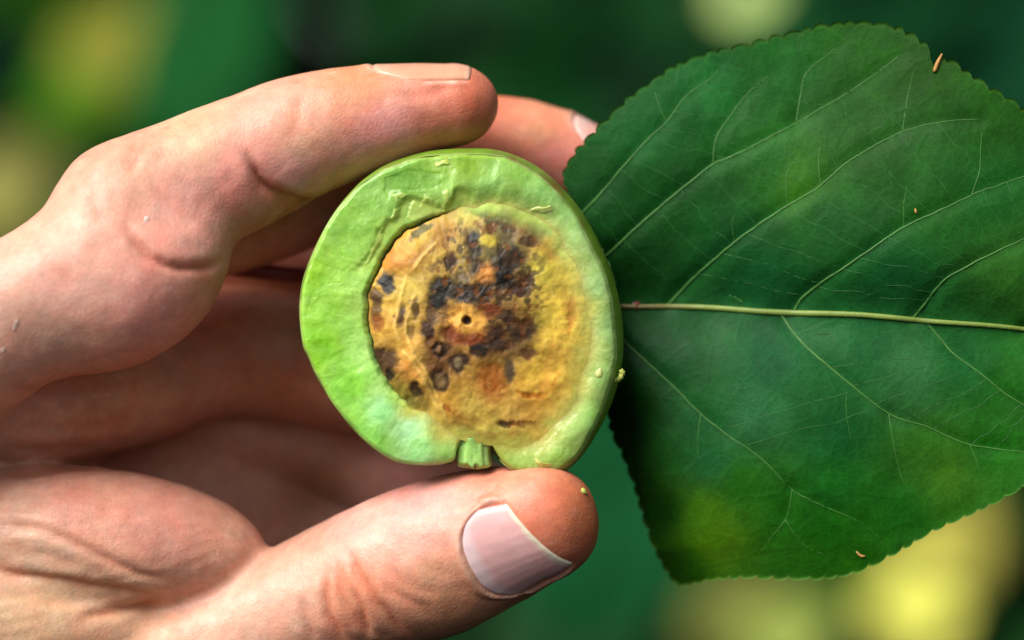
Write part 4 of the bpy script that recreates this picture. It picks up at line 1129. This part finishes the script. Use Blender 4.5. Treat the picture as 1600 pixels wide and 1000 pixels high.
# blade puckers a little along every vein
for pts, r0, r1 in VEINS:
    if r0 < 1.5: continue
    pl = resample(pts, 30)
    bx0, by0 = pl.min(0) - 40; bx1, by1 = pl.max(0) + 40
    sel = np.where((lx > bx0) & (lx < bx1) & (ly > by0) & (ly < by1))[0]
    dd, fr = seg_dist(lx[sel], ly[sel], pl)
    ld[sel] += (r0 * 1.6) * np.exp(-(dd / 13) ** 2) * (1 - 0.5 * fr)
ld += -1.6 * noise2(lx, ly, 46, None, 83, 2)
def vein_depth(pl):
    # same surface as the blade, nearest vertex
    out = []
    for x, y in pl:
        j = np.argmin((lx - x) ** 2 + (ly - y) ** 2)
        out.append(ld[j])
    return np.array(out)
front = P(lx, ly, ld); back = P(lx, ly, ld + 4.0)
nV = len(front); gf = grid_faces(NLU, nvt)
ids = np.arange(nV).reshape(NLU, nvt)
rim = np.r_[ids[0, :], ids[1:, -1], ids[-1, -2::-1], ids[-2:0:-1, 0]]; r2 = np.roll(rim, -1)
leaf = bpy.data.objects.new('leaf', None); COL.objects.link(leaf)
LO = P(965, 477, 180); leaf.location = LO * U
tag(leaf, 'large dark green serrated leaf in sharp focus beside the cut fruit', 'leaf')
def lpart(name, v, f, mat, col=None):
    me = make_mesh(name, np.asarray(v) - LO, f)
    if col is not None: set_col(me, col)
    return link(name, me, mat, leaf)
lc = lc * np.array([0.46, 0.53, 0.30])
lpart('blade', np.vstack([front, back]), np.vstack([gf, gf[:, ::-1] + nV, np.stack([rim, rim + nV, r2 + nV, r2], -1)]), BLADE, np.vstack([lc, lc * 1.25]))
mp = resample(MIDP, 90)
v, f = tube(P(mp[:, 0], mp[:, 1] + 1.2 * np.sin(mp[:, 0] / 37), vein_depth(mp) - 2.0), [3.4, 4.2, 4.6, 4.0, 3.5, 2.8, 1.8], 10, 0.6)
vx = to_px(np.asarray(v))[0]
base_ = smooth(1130, 985, vx)[:, None]
lpart('midrib', v, f, RIB, (1 - base_) * lin((118, 140, 60)) * (1 + 0.2 * noise(np.asarray(v), 20, 5, 2)[:, None]) + base_ * lin((112, 100, 52)))
for pts, r0, r1 in VEINS:
    pl = resample(pts, max(10, int(len(pts) * 7)))
    jit = 1.0 * noise2(pl[:, 0], pl[:, 1], 14, None, 90)
    v, f = tube(P(pl[:, 0], pl[:, 1] + jit, vein_depth(pl) + 0.2), [r0 * 0.75, r1 * 0.7], 6, 0.8)
    lpart('vein', v, f, VEIN)
# the finest visible veins: ladders between neighbouring side veins
vv_, ff_, of_ = [], [], 0
SIDE = [VEINS[i][0] for i in (0, 2, 5, 9, 12)] , [VEINS[i][0] for i in (14, 18, 22)]
for fam in SIDE:
    for A, B in zip(fam[:-1], fam[1:]):
        a_, b_ = resample(A, 60), resample(B, 60)
        for k in range(9):
            fa_ = 0.12 + 0.095 * k + rng.uniform(-0.02, 0.02)
            p0 = a_[int(np.clip(fa_, 0, 1) * 59)]; p1 = b_[int(np.clip(fa_ * 0.9 + rng.uniform(-0.05, 0.02), 0, 1) * 59)]
            if np.hypot(*(p1 - p0)) > 230: continue
            t4 = np.linspace(0, 1, 7)[:, None]
            ql = p0 * (1 - t4) + p1 * t4 + rng.normal(size=(7, 2)) * 3 * np.sin(np.pi * t4)
            ql = resample(ql, 26)
            v, f = tube(P(ql[:, 0], ql[:, 1], vein_depth(ql) + 0.3), [0.65, 0.5, 0.65], 5)
            vv_.append(v); ff_.append(f + of_); of_ += len(v)
vl = lpart('veinlet_network', np.vstack(vv_), np.vstack(ff_), VEINLET); vl['kind'] = 'stuff'
# petiole: passes behind the fruit and out between the fingers
pp = resample(np.vstack([P(1000, 478, vein_depth(np.array([[1000, 478]]))[0] + 2), P(964, 477, 185), P(925, 475, 290), P(870, 472, 352), P(790, 466, 400), P(660, 446, 392), P(540, 435, 330), P(460, 430, 285), P(400, 423, 275), P(330, 414, 285)]), 60)
v, f = tube(pp, [8, 9, 10, 11, 12, 13, 14], 12)
lpart('petiole', v, f, PETIOLE)
# withered nick and chewed specks
pl = resample([(1460, 112), (1465, 98), (1472, 84)], 8)
v, f = tube(P(pl[:, 0], pl[:, 1], vein_depth(pl) - 2), [3, 3.4, 1.2], 7); lpart('withered_tooth', v, f, DRY)
for (x0, y0, x1, y1, rr_) in [(1338, 862, 1352, 869, 2.2), (1430, 326, 1433, 332, 2.4)]:
    pl = resample([(x0, y0), ((x0 + x1) / 2, (y0 + y1) / 2 + 3), (x1, y1)], 8)
    v, f = tube(P(pl[:, 0], pl[:, 1], vein_depth(pl) - 1), [rr_ * .5, rr_, rr_ * .5], 6); lpart('dry_speck', v, f, DRY)

# ------------------------------------------------------------------ crumbs and droplets lying on the skin
def lump(name, px, py, rad, mat, label, cat, group, stretch=(1, 1, 0.6), seed=0):
    hit, nr = on_hand(px, py)
    if hit is None: return
    n1, n2 = 14, 9
    a = np.linspace(0, 2 * np.pi, n1, endpoint=False); b = np.linspace(0.02, np.pi - 0.02, n2)
    A, B = np.meshgrid(a, b, indexing='ij')
    x = np.stack([np.cos(A) * np.sin(B), np.sin(A) * np.sin(B), np.cos(B)], -1).reshape(-1, 3)
    x = x * (1 + 0.28 * noise(x * 10, 6, seed, 2)[:, None]) * rad * np.array(stretch)
    nr = nr / np.linalg.norm(nr); t = np.cross(nr, (0.3, 0.2, 1)); t /= np.linalg.norm(t); bt = np.cross(nr, t)
    v = x[:, :1] * t + x[:, 1:2] * bt + x[:, 2:] * nr
    o = link(name, make_mesh(name, v, grid_faces(n1, n2, wrap=True)), mat)
    o.location = (hit + nr * rad * 0.15) * U
    tag(o, label, cat, group)
def mat_drop():
    m, n, l, b = material('juice')
    b.inputs['Base Color'].default_value = (0.95, 0.92, 0.88, 1); b.inputs['Roughness'].default_value = 0.08
    b.inputs['Transmission Weight'].default_value = 0.75; b.inputs['IOR'].default_value = 1.34
    l.new(bump(n, l, add_noise(n, l, obj_coords(n), 900, 2), 0.0001, 0.3), b.inputs['Normal'])
    return m
DROP = mat_drop()
lump('crumb', 912, 768, 6.0, CRUMB, 'tiny pale crumb of fruit flesh stuck on the thumb tip', 'crumb', None, seed=5)
lump('juice_droplet', 24, 508, 6, DROP, 'elongated clear juice droplet on the index finger base', 'droplet', 'juice droplets on the index finger', (0.5, 1.7, 0.16), 6)
lump('juice_droplet', 4, 548, 4.5, DROP, 'small clear juice droplet low on the index finger base', 'droplet', 'juice droplets on the index finger', (0.8, 1.2, 0.18), 7)
lump('juice_droplet', 229, 343, 4.5, DROP, 'clear juice droplet beside the bent index joint crease', 'droplet', 'juice droplets on the index finger', (0.8, 1.4, 0.18), 8)
